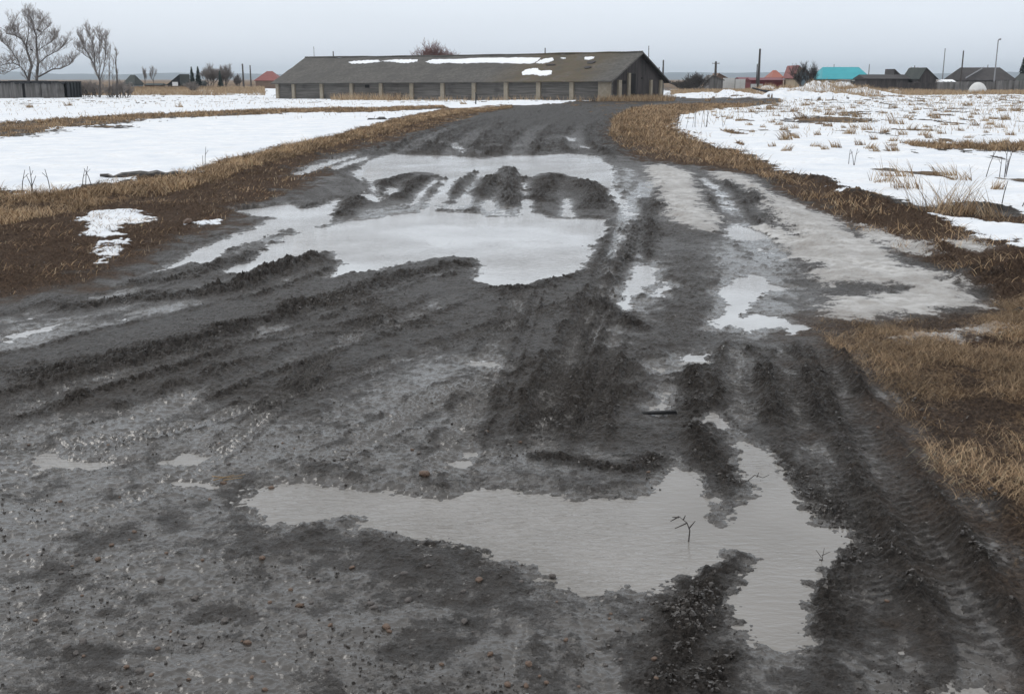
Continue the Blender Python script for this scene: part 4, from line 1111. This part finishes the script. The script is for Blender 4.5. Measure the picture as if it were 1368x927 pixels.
hb = house('house', 1048, 1085, 103, 87.5, 275, 11, M_CREAM, M_RED, 'cream house with dull red steep roof and grey blue gable left of the teal roof', kind='facing', ridge_u=1066)
g = MB(); w_ = max(v.co.x for v in hb.children[0].data.vertices); ze_ = AT(1048, 103, 275)[2] - hb.location.z; zr_ = AT(1048, 87.5, 275)[2] - hb.location.z
g.hexa([(-w_ * .45, -.06, -.4), (w_ - .05, -.06, -.4), (w_ - .05, -.02, -.4), (-w_ * .45, -.02, -.4)], [(-w_ * .45, -.06, ze_), (w_ - .05, -.06, ze_), (w_ - .05, -.02, ze_), (-w_ * .45, -.02, ze_)])
g.quad((-w_ * .9, -.05, ze_ + .01), (w_ * .9, -.05, ze_ + .01), (0, -.05, zr_ - .35)); g.build('blue_cladding', M_BLUEW, hb)
house('house', 1083, 1163, 105.5, 90.0, 285, 12, M_CREAM, M_TEAL, 'long house with bright teal metal hip roof', hip=.28, win=4)
house('shed', 1117, 1136, 107.5, 106.2, 268, 4, M_WHITE, M_GREYBOARD, 'small white outbuilding below the teal roof', 'shed')
house('shed', 1142, 1214, 105, 100.0, 245, 8, M_DARKBOARD, M_DROOF, 'long low dark brown shed right of the teal roof', 'shed')
house('shed', 1189, 1204, 100.5, 92.5, 262, 6, M_DARKBOARD, M_DROOF, 'small dark gable rising behind the long low shed', 'shed', kind='facing', ridge_u=1194)
house('shed', 1212, 1251, 104, 90.5, 240, 10, M_DARKBOARD, M_GROOF, 'tall dark gabled barn shed with mossy roof at right', 'shed', kind='facing', ridge_u=1236)
house('house', 1262, 1356, 107, 90.5, 250, 13, M_DARKBOARD, M_DROOF, 'big house with wide dark slate roof near the right edge', hip=.22, win=0)
b = MB(); a = AT(1290, 104.5, 249.3); c = AT(1312, 92, 255.0); b.tube([a, c], .16, 5)
o_ = b.build('flashing', M_POLEG, bpy.data.objects['house.007'] if 'house.007' in bpy.data.objects else None)
if o_.parent: o_.matrix_parent_inverse = mathutils.Matrix.Translation(-o_.parent.location)
house('shed', 1358, 1395, 109, 98.5, 243, 8, M_TEALW, M_GROOF, 'green grey shed cut off by the right edge', 'shed', kind='facing')
rs = house('shed', 1256, 1276, 110, 106.5, 233, 5, M_DARKBOARD, M_SNOWC, 'tiny lean-to with snow covered roof behind the grey fence', 'shed')
fence(1200, 1252, 111, 231, M_DARKBOARD, 'dark ragged plank fence before the tall gabled shed', .2, ragged=.15)
fence(1252, 1330, 109.5, 226, M_FENCE, 'grey vertical board fence behind the white tank', .22, ragged=.08)
fence(1331, 1420, 108, 224, M_FENCE, 'tall grey board fence at the right edge', .22, ragged=.12)
# white tank / covered stack
def tank():
    x0, Y, _ = AT(1296, HOR, 219); x1 = AT(1319, HOR, 219)[0]; r = (x1 - x0) / 2; cx = (x0 + x1) / 2
    g = float(GZ(cx, Y)[0]); top = AT(1308, 110, Y)[2] - g
    b = MB(); n = 18; m = 8; R = []
    for i in range(m + 1):
        f = i / m; R.append([( -r + 2 * r * f if False else math.cos(t) * r * math.cos(f * math.pi / 2), math.sin(t) * 2.0 * math.cos(f * math.pi / 2), top * math.sin(f * math.pi / 2)) for t in [2 * math.pi * k / n for k in range(n)]])
    for ring in R: b.v += ring
    for i in range(m):
        for k in range(n): b.f.append((i * n + k, i * n + (k + 1) % n, (i + 1) * n + (k + 1) % n, (i + 1) * n + k))
    o = empty('storage_tank', (cx, Y, g), 'rounded white dome shaped tank standing before the grey fence', 'tank')
    b.build('shell', M_WHITE, o, True)
    s = MB(); s.box(-r * .9, r * .9, -1.6, 1.6, -.4, .25); s.build('base', M_GREYBOARD, o)
tank()

# ------------------------------------------------------------------ poles
def pole(u, vt, Y, r=.14, label='', arm=False, lamp=False, mat=None, name='utility_pole', cat='pole'):
    g = GY(u, Y); top = AT(u, vt, Y)[2] - g[2]
    o = empty(name, g, label, cat); b = MB(); b.tube([(0, 0, -.5), (0, 0, top * .5), (0, 0, top)], [r * 1.25, r, r * .8], 8); b.build('shaft', mat or M_WOOD, o)
    if arm:
        b = MB(); b.box(-.9, .9, -.07, .07, top - .55, top - .42); a_ = b.build('crossarm', M_WOOD, o)
        for x in (-.75, 0, .75):
            i = MB(); i.tube([(x, 0, top - .42), (x, 0, top - .22)], .06, 6); i.build('insulator', M_WHITE, a_)
    if lamp:
        b = MB(); b.tube([(0, 0, top), (.05, -.3, top + .1)], .07, 6); b.build('bracket', M_POLEG, o)
        b = MB(); b.tube([(.04, -.25, top + .12), (.1, -.8, top + .15)], [.16, .22], 8); b.build('lamp_head', M_POLEG, o)
    return o
pole(325, 85.5, 320, .25, 'thick wooden pole, left of the pair near the pink red roof', arm=False)
pole(335, 87.5, 330, .2, 'thinner wooden pole, right of the pair near the pink red roof')
pole(421, 62.5, 300, .10, 'thin pale mast behind the left end of the barn roof', mat=M_POLEG, name='mast')
pole(446.5, 69, 230, .14, 'short dark pole sticking up behind the barn ridge at left')
pole(728, 64.5, 210, .12, 'short dark pole sticking up behind the barn ridge between the snow patches')
pole(865.5, 61.5, 260, .13, 'tall pale mast just right of the barn gable peak', mat=M_POLEG, name='mast')
pole(885.5, 80.5, 230, .18, 'dark pole at the right corner of the barn')
pole(880.2, 90, 250, .14, 'shorter pale pole between the mast and the barn corner pole', mat=M_POLEG)
pole(955.5, 82.5, 280, .32, 'thick pole with crossarm above the small grey gable shed', arm=True)
pole(1013.3, 65.5, 270, .28, 'tallest dark pole standing above the low maroon shed')
pole(1010.8, 86, 272, .14, 'short brace pole leaning close to the tallest dark pole')
pole(1050, 90, 300, .12, 'thin short pole beside the orange red roof', mat=M_POLEG)
pole(1113, 86, 297, .10, 'stub pipe above the teal roof', mat=M_POLEG, name='pipe')
pole(1160, 86, 270, .13, 'thin pole at the right end of the teal roof', mat=M_POLEG)
pole(1220.5, 88, 252, .10, 'short pole with crossarm left of the tall dark gable', arm=True)
pole(1259, 65, 262, .13, 'thin pale mast left of the big dark roof', mat=M_POLEG, name='mast')
pole(1283.7, 68, 248, .17, 'dark wooden pole in front of the big dark roof')
pole(1328.3, 54, 245, .14, 'tall grey lamp post above the big dark roof', lamp=True, mat=M_POLEG, name='street_lamp', cat='street lamp')
pole(1318, 87, 262, .10, 'small chimney pipe rising behind the big dark roof', mat=M_WOOD, name='pipe')
b = MB(); g = G(635.5, 140); b.tube([(0, 0, -.3), (.03, 0, 1.0), (.0, .02, 1.25)], [.07, .065, .05], 7); tag(b.build('fence_post', M_CHAR, loc=g), 'short dark post standing alone in the snow before the barn', 'post')

# ------------------------------------------------------------------ trees
def bare_tree(u, Y, vtop, label, seed, nstem=1, spread=.55, width=1.0, trunk_r=.25, levels=5, mat=None, twig_mat=None, base_split=.12, lean=0., name='bare_tree', twr=.03, crown_r=None, dens=1., sink=0, side=0., crown_z=.58):
    g = GY(u, Y); Ht = AT(u, vtop, Y)[2] - g[2]; r = random.Random(seed)
    o = empty(name, g, label, 'bush' if name == 'bush' else 'tree')
    T = MB(); C = MB(); V3 = mathutils.Vector
    def grow(p, d, L, rad, lev):
        n = 3 if lev < 3 else 2; pts = [p.copy()]; q = p.copy(); dd = d.copy()
        for i in range(n):
            dd = (dd + V3((r.gauss(0, .14), r.gauss(0, .14), r.gauss(.07, .08)))).normalized()
            q = q + dd * (L / n); pts.append(q.copy())
        rr_ = [rad * (1 - .4 * i / n) for i in range(n + 1)]
        tw = twr * (1, 1, .9, .62, .46, .38)[min(lev, 5)]
        (T if lev < 2 else C).tube(pts, [max(x, tw) for x in rr_], 6 if lev < 2 else 3, cap=False)
        if lev >= levels: return
        nb = {0: 4, 1: 4, 2: 3, 3: 3, 4: 2}.get(lev, 2); nb = max(2, int(nb * dens + r.random() * .8))
        for k in range(nb):
            f = .35 + .65 * (k + r.random()) / nb; i = min(int(f * n), n - 1); bp_ = pts[i].lerp(pts[i + 1], f * n - i) if f < 1 else pts[-1]
            a = r.random() * 6.283; side_ = V3((math.cos(a), math.sin(a), .15))
            nd = (dd * (1 - spread * .8) + side_ * spread * (1.15 if lev < 2 else .9) + V3((0, 0, .12))).normalized()
            grow(bp_, nd, L * r.uniform(.55, .80), rad * .55, lev + 1)
        grow(pts[-1], (dd + V3((r.gauss(0, .15), r.gauss(0, .15), .1))).normalized(), L * .72, rad * .6, lev + 1)
    s0 = V3((0, 0, -.3))
    if nstem == 1:
        T.tube([s0, V3((lean * .1, 0, Ht * base_split))], [trunk_r * 1.3, trunk_r], 7); s0 = V3((lean * .1, 0, Ht * base_split - .05))
        grow(s0, V3((lean, 0, 1)).normalized(), Ht * .34, trunk_r * .95, 0)
    else:
        for k in range(nstem):
            a = (k + .5) / nstem * 2 - 1
            grow(V3((a * trunk_r * 2.5, r.uniform(-.3, .3), -.3)), V3((a * spread * 1.1 + lean, r.uniform(-.3, .3), 1)).normalized(), Ht * (.36 - .05 * abs(a)), trunk_r * (.9 - .2 * abs(a)), 0)
    # fit the height
    zmax = max(v[2] for v in C.v + T.v); k = Ht / zmax
    for m in (T, C): m.v = [(x * k * width, y * k, z * k) for x, y, z in m.v]
    T.build('trunk', mat or M_BARK, o, True); C.build('crown', twig_mat or M_TWIG, o, True)
    return o
bare_tree(580, 215, 50, 'rounded reddish bare tree behind the barn ridge', 9, nstem=3, spread=.6, width=1.05, trunk_r=.2, levels=5, mat=M_BARK, twig_mat=M_RTWIG, twr=.05, dens=1.35)
bare_tree(193, 365, 88, 'faint thin bare tree above the low flat shed, left one', 14, spread=.35, width=.7, trunk_r=.15, levels=4, twr=.05)
bare_tree(205, 372, 87, 'faint thin bare tree above the low flat shed, right one', 15, spread=.4, width=.7, trunk_r=.15, levels=4, twr=.05)
bare_tree(281, 330, 82, 'rounded bare tree right of the two spruces', 16, nstem=3, spread=.5, width=.95, trunk_r=.16, levels=5, twr=.05)
bare_tree(300, 335, 84, 'rounded bare tree behind the small pine', 17, nstem=3, spread=.5, width=.9, trunk_r=.16, levels=5, twr=.05)
bare_tree(317, 340, 98, 'low twiggy bare tree left of the two wooden poles', 18, nstem=3, spread=.4, width=.8, trunk_r=.1, levels=4, twr=.045)
bare_tree(1076, 222, 80, 'dark twiggy bare tree before the teal roofed house', 19, nstem=2, spread=.5, width=.95, trunk_r=.17, levels=5, twr=.038, twig_mat=M_BARK)
bare_tree(930, 250, 95, 'dark bare bush right of the barn', 20, nstem=4, spread=.6, width=1.4, trunk_r=.12, levels=4, name='bush', twr=.04, twig_mat=M_BARK)
bare_tree(913, 255, 103, 'low dark bare bush touching the barn corner', 24, nstem=4, spread=.7, width=2.0, trunk_r=.10, levels=4, name='bush', twr=.04, twig_mat=M_BARK)
for i, (u, Y, vt, w_, lab) in enumerate([(118, 192, 106, 1.5, 'low brown brush right of the charred shed end'), (128, 190, 108, 1.2, 'low brown brush behind the forked bare tree'), (108, 196, 110, 1.1, 'low brush touching the charred shed end'),
        (160, 186, 106, 1.0, 'brush around the foot of the poplar'), (168, 190, 109, 1.0, 'low brush right of the poplar before the green roofed house'), (258, 240, 106, 1.2, 'round brown bush in front of the two spruces'), (146, 187, 109, 1.3, 'brush behind the thin sapling'), (1208, 250, 99, 1.0, 'bush between the dark gables'), (1310, 262, 88, .8, 'twiggy bush behind the big dark roof')]):
    bare_tree(u, Y, vt, lab, 40 + i, nstem=5, spread=.55, width=w_, trunk_r=.06, levels=4, name='bush', twr=.028, dens=.7)
def limb_tree(u, Y, limbs, label, seed, twr=.03, up=.35, L0=2.2, dens=1.0, deep=3):
    """tree whose main limbs are given as (column, row, thickness) polylines at its own distance, spread in depth"""
    g = GY(u, Y); r = random.Random(seed); o = empty('bare_tree', g, label, 'tree'); T = MB(); C = MB(); V3 = mathutils.Vector
    def twig(p, d, L, rad, lev):
        pts = [p.copy()]; q = p.copy(); dd = d.copy()
        for i in range(3):
            dd = (dd + V3((r.gauss(0, .16), r.gauss(0, .16), r.gauss(.05, .1)))).normalized(); q = q + dd * (L / 3); pts.append(q.copy())
        C.tube(pts, [max(rad * (1 - .22 * i), twr * (.85, .6, .42, .34)[lev]) for i in range(4)], 3, cap=False)
        if lev >= deep: return
        for k in range(3 if r.random() < dens * .6 else 2):
            i = r.choice((1, 2, 3)); a = r.random() * 6.283
            nd = (dd * .8 + V3((math.cos(a), math.sin(a), .15)) * .62 + V3((0, 0, up * .4))).normalized()
            twig(pts[i], nd, L * r.uniform(.5, .8), rad * .6, lev + 1)
    for k, (th0, th1, dy, pl) in enumerate(limbs):
        pts = []; n = len(pl)
        for i, (a, b_) in enumerate(pl):
            yy = Y + dy * i / (n - 1); w = V3(AT(a, b_, yy)) - V3(g)
            pts.append(w)
        fine = []
        for i in range(n - 1):
            for f in (0, .33, .66): fine.append(pts[i].lerp(pts[i + 1], f) + V3((r.gauss(0, .04), r.gauss(0, .04), 0)))
        fine.append(pts[-1]); m = len(fine)
        T.tube(fine, [th0 + (th1 - th0) * i / (m - 1) for i in range(m)], 6, cap=False)
        for i in range(2, m):
            for _ in range(max(1, int(dens * 2 * (.4 + i / m) + r.random()))):
                d0 = (fine[i] - fine[i - 1]).normalized(); a = r.random() * 6.283
                nd = (d0 * .55 + V3((math.cos(a), math.sin(a), .1)) * .75 + V3((0, 0, up))).normalized()
                twig(fine[i], nd, L0 * r.uniform(.6, 1.1) * (1.05 - .4 * i / m), .05, 0)
    T.build('trunk', M_BARK, o, True); C.build('crown', M_TWIG, o, True); return o
def c3(*q): return [(x * .1403, y * .1403 + 10) for x, y in q]
limb_tree(45, 203, [(.30, .10, 1.5, c3((270, 850), (272, 690), (300, 560), (265, 450), (248, 370), (200, 300), (140, 265), (60, 250))),
    (.30, .08, -1.5, c3((350, 850), (352, 690), (360, 520), (352, 400), (345, 270), (310, 160), (285, 90))),
    (.16, .05, 2.5, c3((268, 690), (230, 610), (190, 560), (130, 532), (60, 540), (0, 560))), (.10, .04, -1, c3((190, 560), (165, 500), (115, 420), (70, 360), (20, 330))),
    (.12, .04, -2.5, c3((250, 380), (268, 290), (275, 190), (262, 100))), (.15, .05, -2, c3((358, 665), (430, 630), (500, 590), (580, 585), (660, 545), (700, 500))),
    (.10, .04, 2, c3((365, 540), (430, 480), (500, 440), (570, 400), (610, 350))), (.10, .04, 3, c3((355, 420), (420, 370), (490, 330), (540, 290))),
    (.08, .03, -3, c3((348, 300), (400, 240), (450, 190))), (.07, .03, 2, c3((160, 300), (150, 230), (130, 150))), (.06, .03, 1, c3((345, 260), (370, 180), (380, 120))), (.07, .03, 1, c3((190, 570), (110, 600), (40, 640)))],
    'large spreading bare tree behind the ruined shed', 12, twr=.034, L0=1.9, dens=1.35)
limb_tree(133, 181, [(.16, .04, 1, c3((950, 860), (948, 700), (900, 570), (860, 480), (800, 380), (765, 300))), (.09, .03, -1, c3((905, 590), (900, 450), (880, 340), (850, 250))),
    (.09, .03, 1, c3((945, 680), (955, 540), (940, 400), (950, 290))), (.08, .03, -1, c3((948, 700), (990, 560), (1010, 430), (1000, 310))), (.06, .03, .5, c3((870, 500), (800, 450), (740, 410)))],
    'bare tree forking upward, left of the tall thin poplar', 4, twr=.03, up=.9, L0=1.5, dens=1.5, deep=3)
limb_tree(156.8, 180, [(.20, .05, .3, c3((1118, 860), (1112, 700), (1106, 560), (1104, 430)))], 'narrow upright bare poplar with dark stem', 5, twr=.026, up=1.8, L0=1.1, dens=1.2, deep=2)
limb_tree(147, 183, [(.07, .03, .3, c3((1040, 860), (1045, 700), (1040, 560), (1050, 400))), (.05, .02, .3, c3((1075, 860), (1072, 650), (1080, 500)))], 'thin pale bare sapling between the forked tree and the poplar', 6, twr=.022, up=1.2, L0=1.0, dens=.8, deep=2)
def spruce(u, Y, vt, label, seed, w=.22, name='spruce'):
    g = GY(u, Y); Ht = AT(u, vt, Y)[2] - g[2]; r = random.Random(seed)
    o = empty(name, g, label, 'tree'); t = MB(); t.tube([(0, 0, -.3), (0, 0, Ht * .97)], [.16, .03], 6); t.build('trunk', M_BARK, o)
    c = MB(); nl = 22
    for k in range(nl):
        f = k / nl; z = Ht * (.10 + .88 * f); R = Ht * w * (1 - f) ** .85 + .12
        for j in range(9):
            a = r.random() * 6.283; rr_ = R * r.uniform(.65, 1.15); x, y = math.cos(a) * rr_, math.sin(a) * rr_
            s = .16 * R + .10; px, py = -math.sin(a) * s, math.cos(a) * s; dz = -.22 * rr_
            c.quad((0, 0, z + .12), (x * .6 + px * 1.6, y * .6 + py * 1.6, z + dz * .5), (x, y, z + dz), (x * .6 - px * 1.6, y * .6 - py * 1.6, z + dz * .5 - .05))
            c.quad((0, 0, z + .05), (x * .55 + px, y * .55 + py, z + dz * .5 - .25), (x * .85, y * .85, z + dz - .25), (x * .55 - px, y * .55 - py, z + dz * .3))
    c.build('crown', M_NEEDLE, o)
spruce(256.5, 335, 88, 'dark spruce, left one of the pair beside the dark house', 1)
spruce(265, 332, 87.5, 'dark spruce, right one of the pair beside the dark house', 2)
spruce(294, 320, 94, 'small olive green pine before the rounded bare trees', 3, .2, 'pine')
spruce(1365, 270, 75, 'dark narrow spruce at the right edge behind the sheds', 4, .2)
# bird in the big tree
b = MB(); p = AT(52, 41, 203)
b.tube([(-.45, 0, .28), (-.22, 0, .16), (0, 0, 0), (.22, 0, -.18), (.42, 0, -.38)], [.04, .17, .22, .13, .04], 8)
tag(b.build('bird', M_DARK, None, True, loc=p), 'dark bird perched high in the large bare tree', 'bird')
b = MB(); p = AT(42, 67, 202); b.tube([(-.25, 0, .1), (0, 0, 0), (.25, 0, -.1)], [.04, .16, .04], 7)
tag(b.build('bird', M_DARK, None, True, loc=p), 'small dark bird low between the limbs of the large bare tree', 'bird')

# ------------------------------------------------------------------ small things in the foreground
def rock_mesh(name, r, seed, mat, flat=.65):
    rr_ = np.random.default_rng(seed); import bmesh
    bm = bmesh.new(); bmesh.ops.create_icosphere(bm, subdivisions=2, radius=1)
    off = rr_.random(3) * 50
    for v in bm.verts:
        c = v.co; k = 1 + .28 * float(pn(c.x * 1.3 + off[0], c.y * 1.3 + c.z * 1.7 + off[1], seed)) + .1 * float(pn(c.x * 4 + off[2], c.y * 4 - c.z * 3, seed + 3))
        v.co = (c.x * r * k * 1.15, c.y * r * k * .9, c.z * r * k * flat)
    me = bpy.data.meshes.new(name); bm.to_mesh(me); bm.free(); me.materials.append(mat)
    return me
RM = [rock_mesh('pebble', 1, 50 + i, M_STONE if i % 3 else M_STONE2) for i in range(7)]
def place_rock(x, y, r, me, label, group, name='pebble', cat='pebble'):
    z = float(GZ(x, y)[0]); z = max(z, ZW)
    o = bpy.data.objects.new(name, me); COL.objects.link(o); o.location = (x, y, z + r * .25); o.scale = (r, r, r)
    o.rotation_euler = (random.uniform(-.3, .3), random.uniform(-.3, .3), random.random() * 6.28)
    return tag(o, label, cat, group)
rp = random.Random(77); cnt = 0
PEB = [(400,800),(388,780),(186,890),(168,882),(516,832),(520,838),(500,805),(495,800),(540,765),(424,770),(572,754),(655,868),(664,885),(706,882),(678,908),(697,770),(756,848),(560,600),(650,575),(490,630),(298,636),(362,642),(305,615),(830,872),(738,760),(545,795),(470,750),(350,742),(640,770),(215,770),(260,790),(300,820),(330,850),(130,740),(88,858),(160,840),(110,850),(404,840),(210,858),(590,880),(620,820),(730,905)]
for u, v in PEB:
    x, y = PX(u, v); place_rock(x, y, rp.uniform(.010, .019), RM[rp.randrange(7)], 'small pebble lying in the wet grey foreground mud', 'pebbles in the foreground mud')
for k in range(110):
    u = rp.uniform(20, 900) if k % 4 else rp.uniform(20, 1340); v = rp.uniform(560, 920)
    if 340 < u < 1140 and 640 < v < 780: continue
    x, y = PX(u, v); place_rock(x, y, rp.uniform(.006, .013), RM[rp.randrange(7)], 'small pebble lying in the wet grey foreground mud', 'pebbles in the foreground mud')
x, y = PX(567, 632); place_rock(x, y, .030, RM[1], 'largest reddish brown stone on the far shore of the foreground puddle', None, 'stone', 'stone')
x, y = PX(251, 300); place_rock(x, y, .075, RM[2], 'reddish brown stone by the snow remnant on the left verge', None, 'stone', 'stone')
# mud crumbs: one object
def crumbs():
    base = np.array([(-1, -1, -.5), (1, -.8, -.4), (.9, 1, -.6), (-.8, .9, -.5), (-.6, -.7, .6), (.7, -.5, .8), (.5, .7, .6), (-.7, .5, .9)]) * .6
    fq = np.array([(0, 3, 2, 1), (4, 5, 6, 7), (0, 1, 5, 4), (1, 2, 6, 5), (2, 3, 7, 6), (3, 0, 4, 7)])
    r = np.random.default_rng(5); n = 260000
    v = 300 + 640 * r.random(n) ** .75; u = -40 + 1440 * r.random(n)
    xs, ys = [], []
    yc_ = -(v - CV) / F; dz_ = -math.sin(PITCH) + yc_ * math.cos(PITCH); tt_ = H / -dz_
    x, y = (u - CU) / F * tt_, (math.cos(PITCH) + yc_ * math.sin(PITCH)) * tt_
    cl = fbm(x, y, 1.3, 3, 66, .6); zz = GZ(x, y); ch = SAMP(churn, x, y); k = (r.random(n) < np.maximum(.10 * sst(-.2, .7, cl), ch * .55 * sst(-.3, .7, cl))) & (zz > ZW - .006) & (SAMP(snow, x, y) < .3) & (SAMP(tan, x, y) < .5) & (SAMP(road, x, y) < .3) & (SAMP(ice, x, y) < .3)
    x, y, zz, ch = x[k], y[k], zz[k], ch[k]; n = len(x)
    rad = (.0022 + .014 * r.random(n) ** 6) * (.8 + .6 * ch) * (.8 + .05 * np.clip(y, 0, 14))
    a = r.random(n) * 6.283; sc = rad[:, None] * (.7 + .6 * r.random((n, 3)))
    P = base[None] * sc[:, None, :]; ca, sa = np.cos(a)[:, None], np.sin(a)[:, None]
    Q = np.stack([P[..., 0] * ca - P[..., 1] * sa + x[:, None], P[..., 0] * sa + P[..., 1] * ca + y[:, None], P[..., 2] + zz[:, None] + rad[:, None] * .25], -1)
    Q += r.normal(0, 1, Q.shape) * rad[:, None, None] * .12
    V_ = Q.reshape(-1, 3); Fq = (np.arange(n)[:, None, None] * 8 + fq[None]).reshape(-1, 4)
    o = np_mesh('mud_crumbs', V_, Fq, M_CLOD, smooth=False); tag(o, 'dark crumbs of mud strewn over the road surface', 'mud crumbs', kind='stuff')
crumbs()
# twigs in the puddle, plank, sticks
def twig(u, v, pts, r, label, name='twig', mat=None, z0=None, cat='twig'):
    x, y, z = G(u, v); z = max(z, ZW); b = MB()
    for pl in pts: b.tube(pl, [r * (1 - .5 * i / (len(pl) - 1)) for i in range(len(pl))], 5)
    return tag(b.build(name, mat or M_WOOD, loc=(x, y, z)), label, cat)
twig(920, 712, [[(0, 0, -.03), (.005, 0, .06), (-.01, 0, .10), (-.05, .01, .13)], [(-.01, 0, .10), (-.04, -.01, .09), (-.07, 0, .07)], [(.0, 0, .07), (.03, 0, .11)], [(-.05, .01, .13), (-.09, .02, .10)], [(-.03, 0, .115), (-.02, .0, .14)], [(-.05, .01, .125), (-.085, .0, .13)]], .004, 'small bent dark sprig standing in the foreground puddle')
twig(1016, 632, [[(-.07, 0, 0), (-.03, .01, .03), (.02, .02, .01), (.05, .0, .035)], [(0, 0, 0), (.03, 0, -.02)], [(-.02, 0, .02), (-.01, .0, .05)]], .003, 'tiny dark twig in the puddle arm near the right shore')
twig(1098, 738, [[(0, 0, -.02), (.01, 0, .07)], [(0, 0, .02), (-.03, 0, .06)], [(0, 0, .03), (.04, 0, .05)]], .002, 'thin weed sprig at the right edge of the foreground puddle')
twig(305, 634, [[(-.10, .02, .02), (0, 0, .02), (.09, .03, .03)], [(-.08, -.03, .015), (.03, .02, .03)], [(-.02, -.04, .02), (.08, 0, .02)]], .0035, 'pale broken straw stems lying left of the foreground puddle', 'straw', simple('pale_straw', (.25, .17, .09), (.33, .23, .13), 20), cat='straw')
b = MB(); x, y, z = G(880, 548); b.hexa([(-.13, -.02, 0), (.13, .0, 0), (.13, .03, 0), (-.12, .02, 0)], [(-.11, -.015, .012), (.12, .0, .022), (.12, .03, .022), (-.11, .018, .012)])
tag(b.build('plank', M_DARK, loc=(x, y, z + .02)), 'short black splinter of board lying in the mud above the puddle arm', 'board')
b = MB(); x, y, z = G(1362, 420); b.tube([(-.07, 0, 0), (0, 0, .012), (.08, .01, 0)], [.02, .035, .015], 7); b.tube([(.03, 0, .01), (.06, -.05, .03)], .01, 5)
tag(b.build('black_stick', M_DARK, loc=(x, y, z + .03)), 'small black charred stick on the straw at the right edge', 'stick')
# stalks in the snow
def stalks(u, v, n, h, label, seed, mat=None, spread=.5):
    x, y, z = G(u, v); r = random.Random(seed); b = MB()
    for i in range(n):
        ox, oy = r.gauss(0, spread), r.gauss(0, spread * .5); hh = h * r.uniform(.6, 1.1); lx = r.gauss(.06, .12)
        b.tube([(ox, oy, -.05), (ox + lx * .4, oy, hh * .5), (ox + lx, oy, hh)], [.010, .008, .005], 4)
        if r.random() < .7: b.tube([(ox + lx * .6, oy, hh * .65), (ox + lx + r.choice((-1, 1)) * .1 * h, oy, hh * .85)], .005, 4)
    return tag(b.build('weed_stalks', mat or M_WOOD, loc=(x, y, z)), label, 'weed stalks')
stalks(262, 228, 2, .55, 'pair of dark upright stalks on the left snow edge', 1, spread=.15)
stalks(245, 228, 1, .35, 'single thin stalk left of the pair of dark stalks', 2)
stalks(60, 262, 5, .6, 'thin weed stalks at the left snow edge', 3, spread=.35)
stalks(110, 250, 3, .5, 'few bent stalks behind the left grass clumps', 4)
stalks(945, 172, 14, 1.0, 'cluster of thin reeds at the tip of the right snow field', 5, spread=.9)
stalks(1135, 222, 3, .5, 'three short stalks in the snow right of the dirty ice', 6, spread=.15)
stalks(1325, 240, 4, .7, 'forked dark weed stalks in the right snow field', 7, spread=.4)
stalks(1346, 236, 2, .5, 'two stalks right of the forked dark weed', 8, spread=.2)
stalks(1360, 280, 4, .6, 'thin stalks above the right grass clump', 9, spread=.3)
stalks(1330, 148, 5, 1.1, 'thin weeds standing far out in the right snow field', 10, spread=.8)
def clump(u, v, L, wd, h, label, seed):
    x, y, z = G(u, v); r = random.Random(seed); b = MB(); pts = []; rad = []
    for i in range(14):
        f = i / 13; pts.append(((f - .5) * L, r.gauss(0, wd * .3) + (f - .5) * L * .35, r.uniform(-.3, .1) * h)); rad.append(h * r.uniform(.45, 1.1) * (1 - abs(f - .5) * 1.2))
    b.tube(pts, rad, 7); tag(b.build('mud_clump', M_CLOD, loc=(x, y, z)), label, 'mud clump')
clump(205, 240, 2.2, .3, .13, 'dark wet mud clump on the snow edge left of the two stalks', 1)
clump(520, 161, 2.6, .4, .20, 'dark muddy clump on the snow beside the far left verge', 2)
# timbers on the far snow heaps
b = MB(); x, y, z = G(1030, 131); b.tube([(-3.2, 0, 1.5), (-.8, 0, .9), (2.6, 0, .35)], [.12, .16, .12], 6); b.tube([(-1.5, 0, 1.2), (.8, .2, .9)], .08, 5)
tag(b.build('log', M_CHAR, loc=(x, y - 1.5, z - .3)), 'dark log sticking out of the far snow heap by the road bend', 'log')
b = MB(); x, y, z = G(1117, 121); b.tube([(-1.6, 0, .75), (0, 0, .9), (1.6, 0, .6)], [.1, .15, .1], 6)
tag(b.build('log', M_CHAR, loc=(x, y - 1, z + .1)), 'dark log lying on top of the highest far snow heap', 'log')
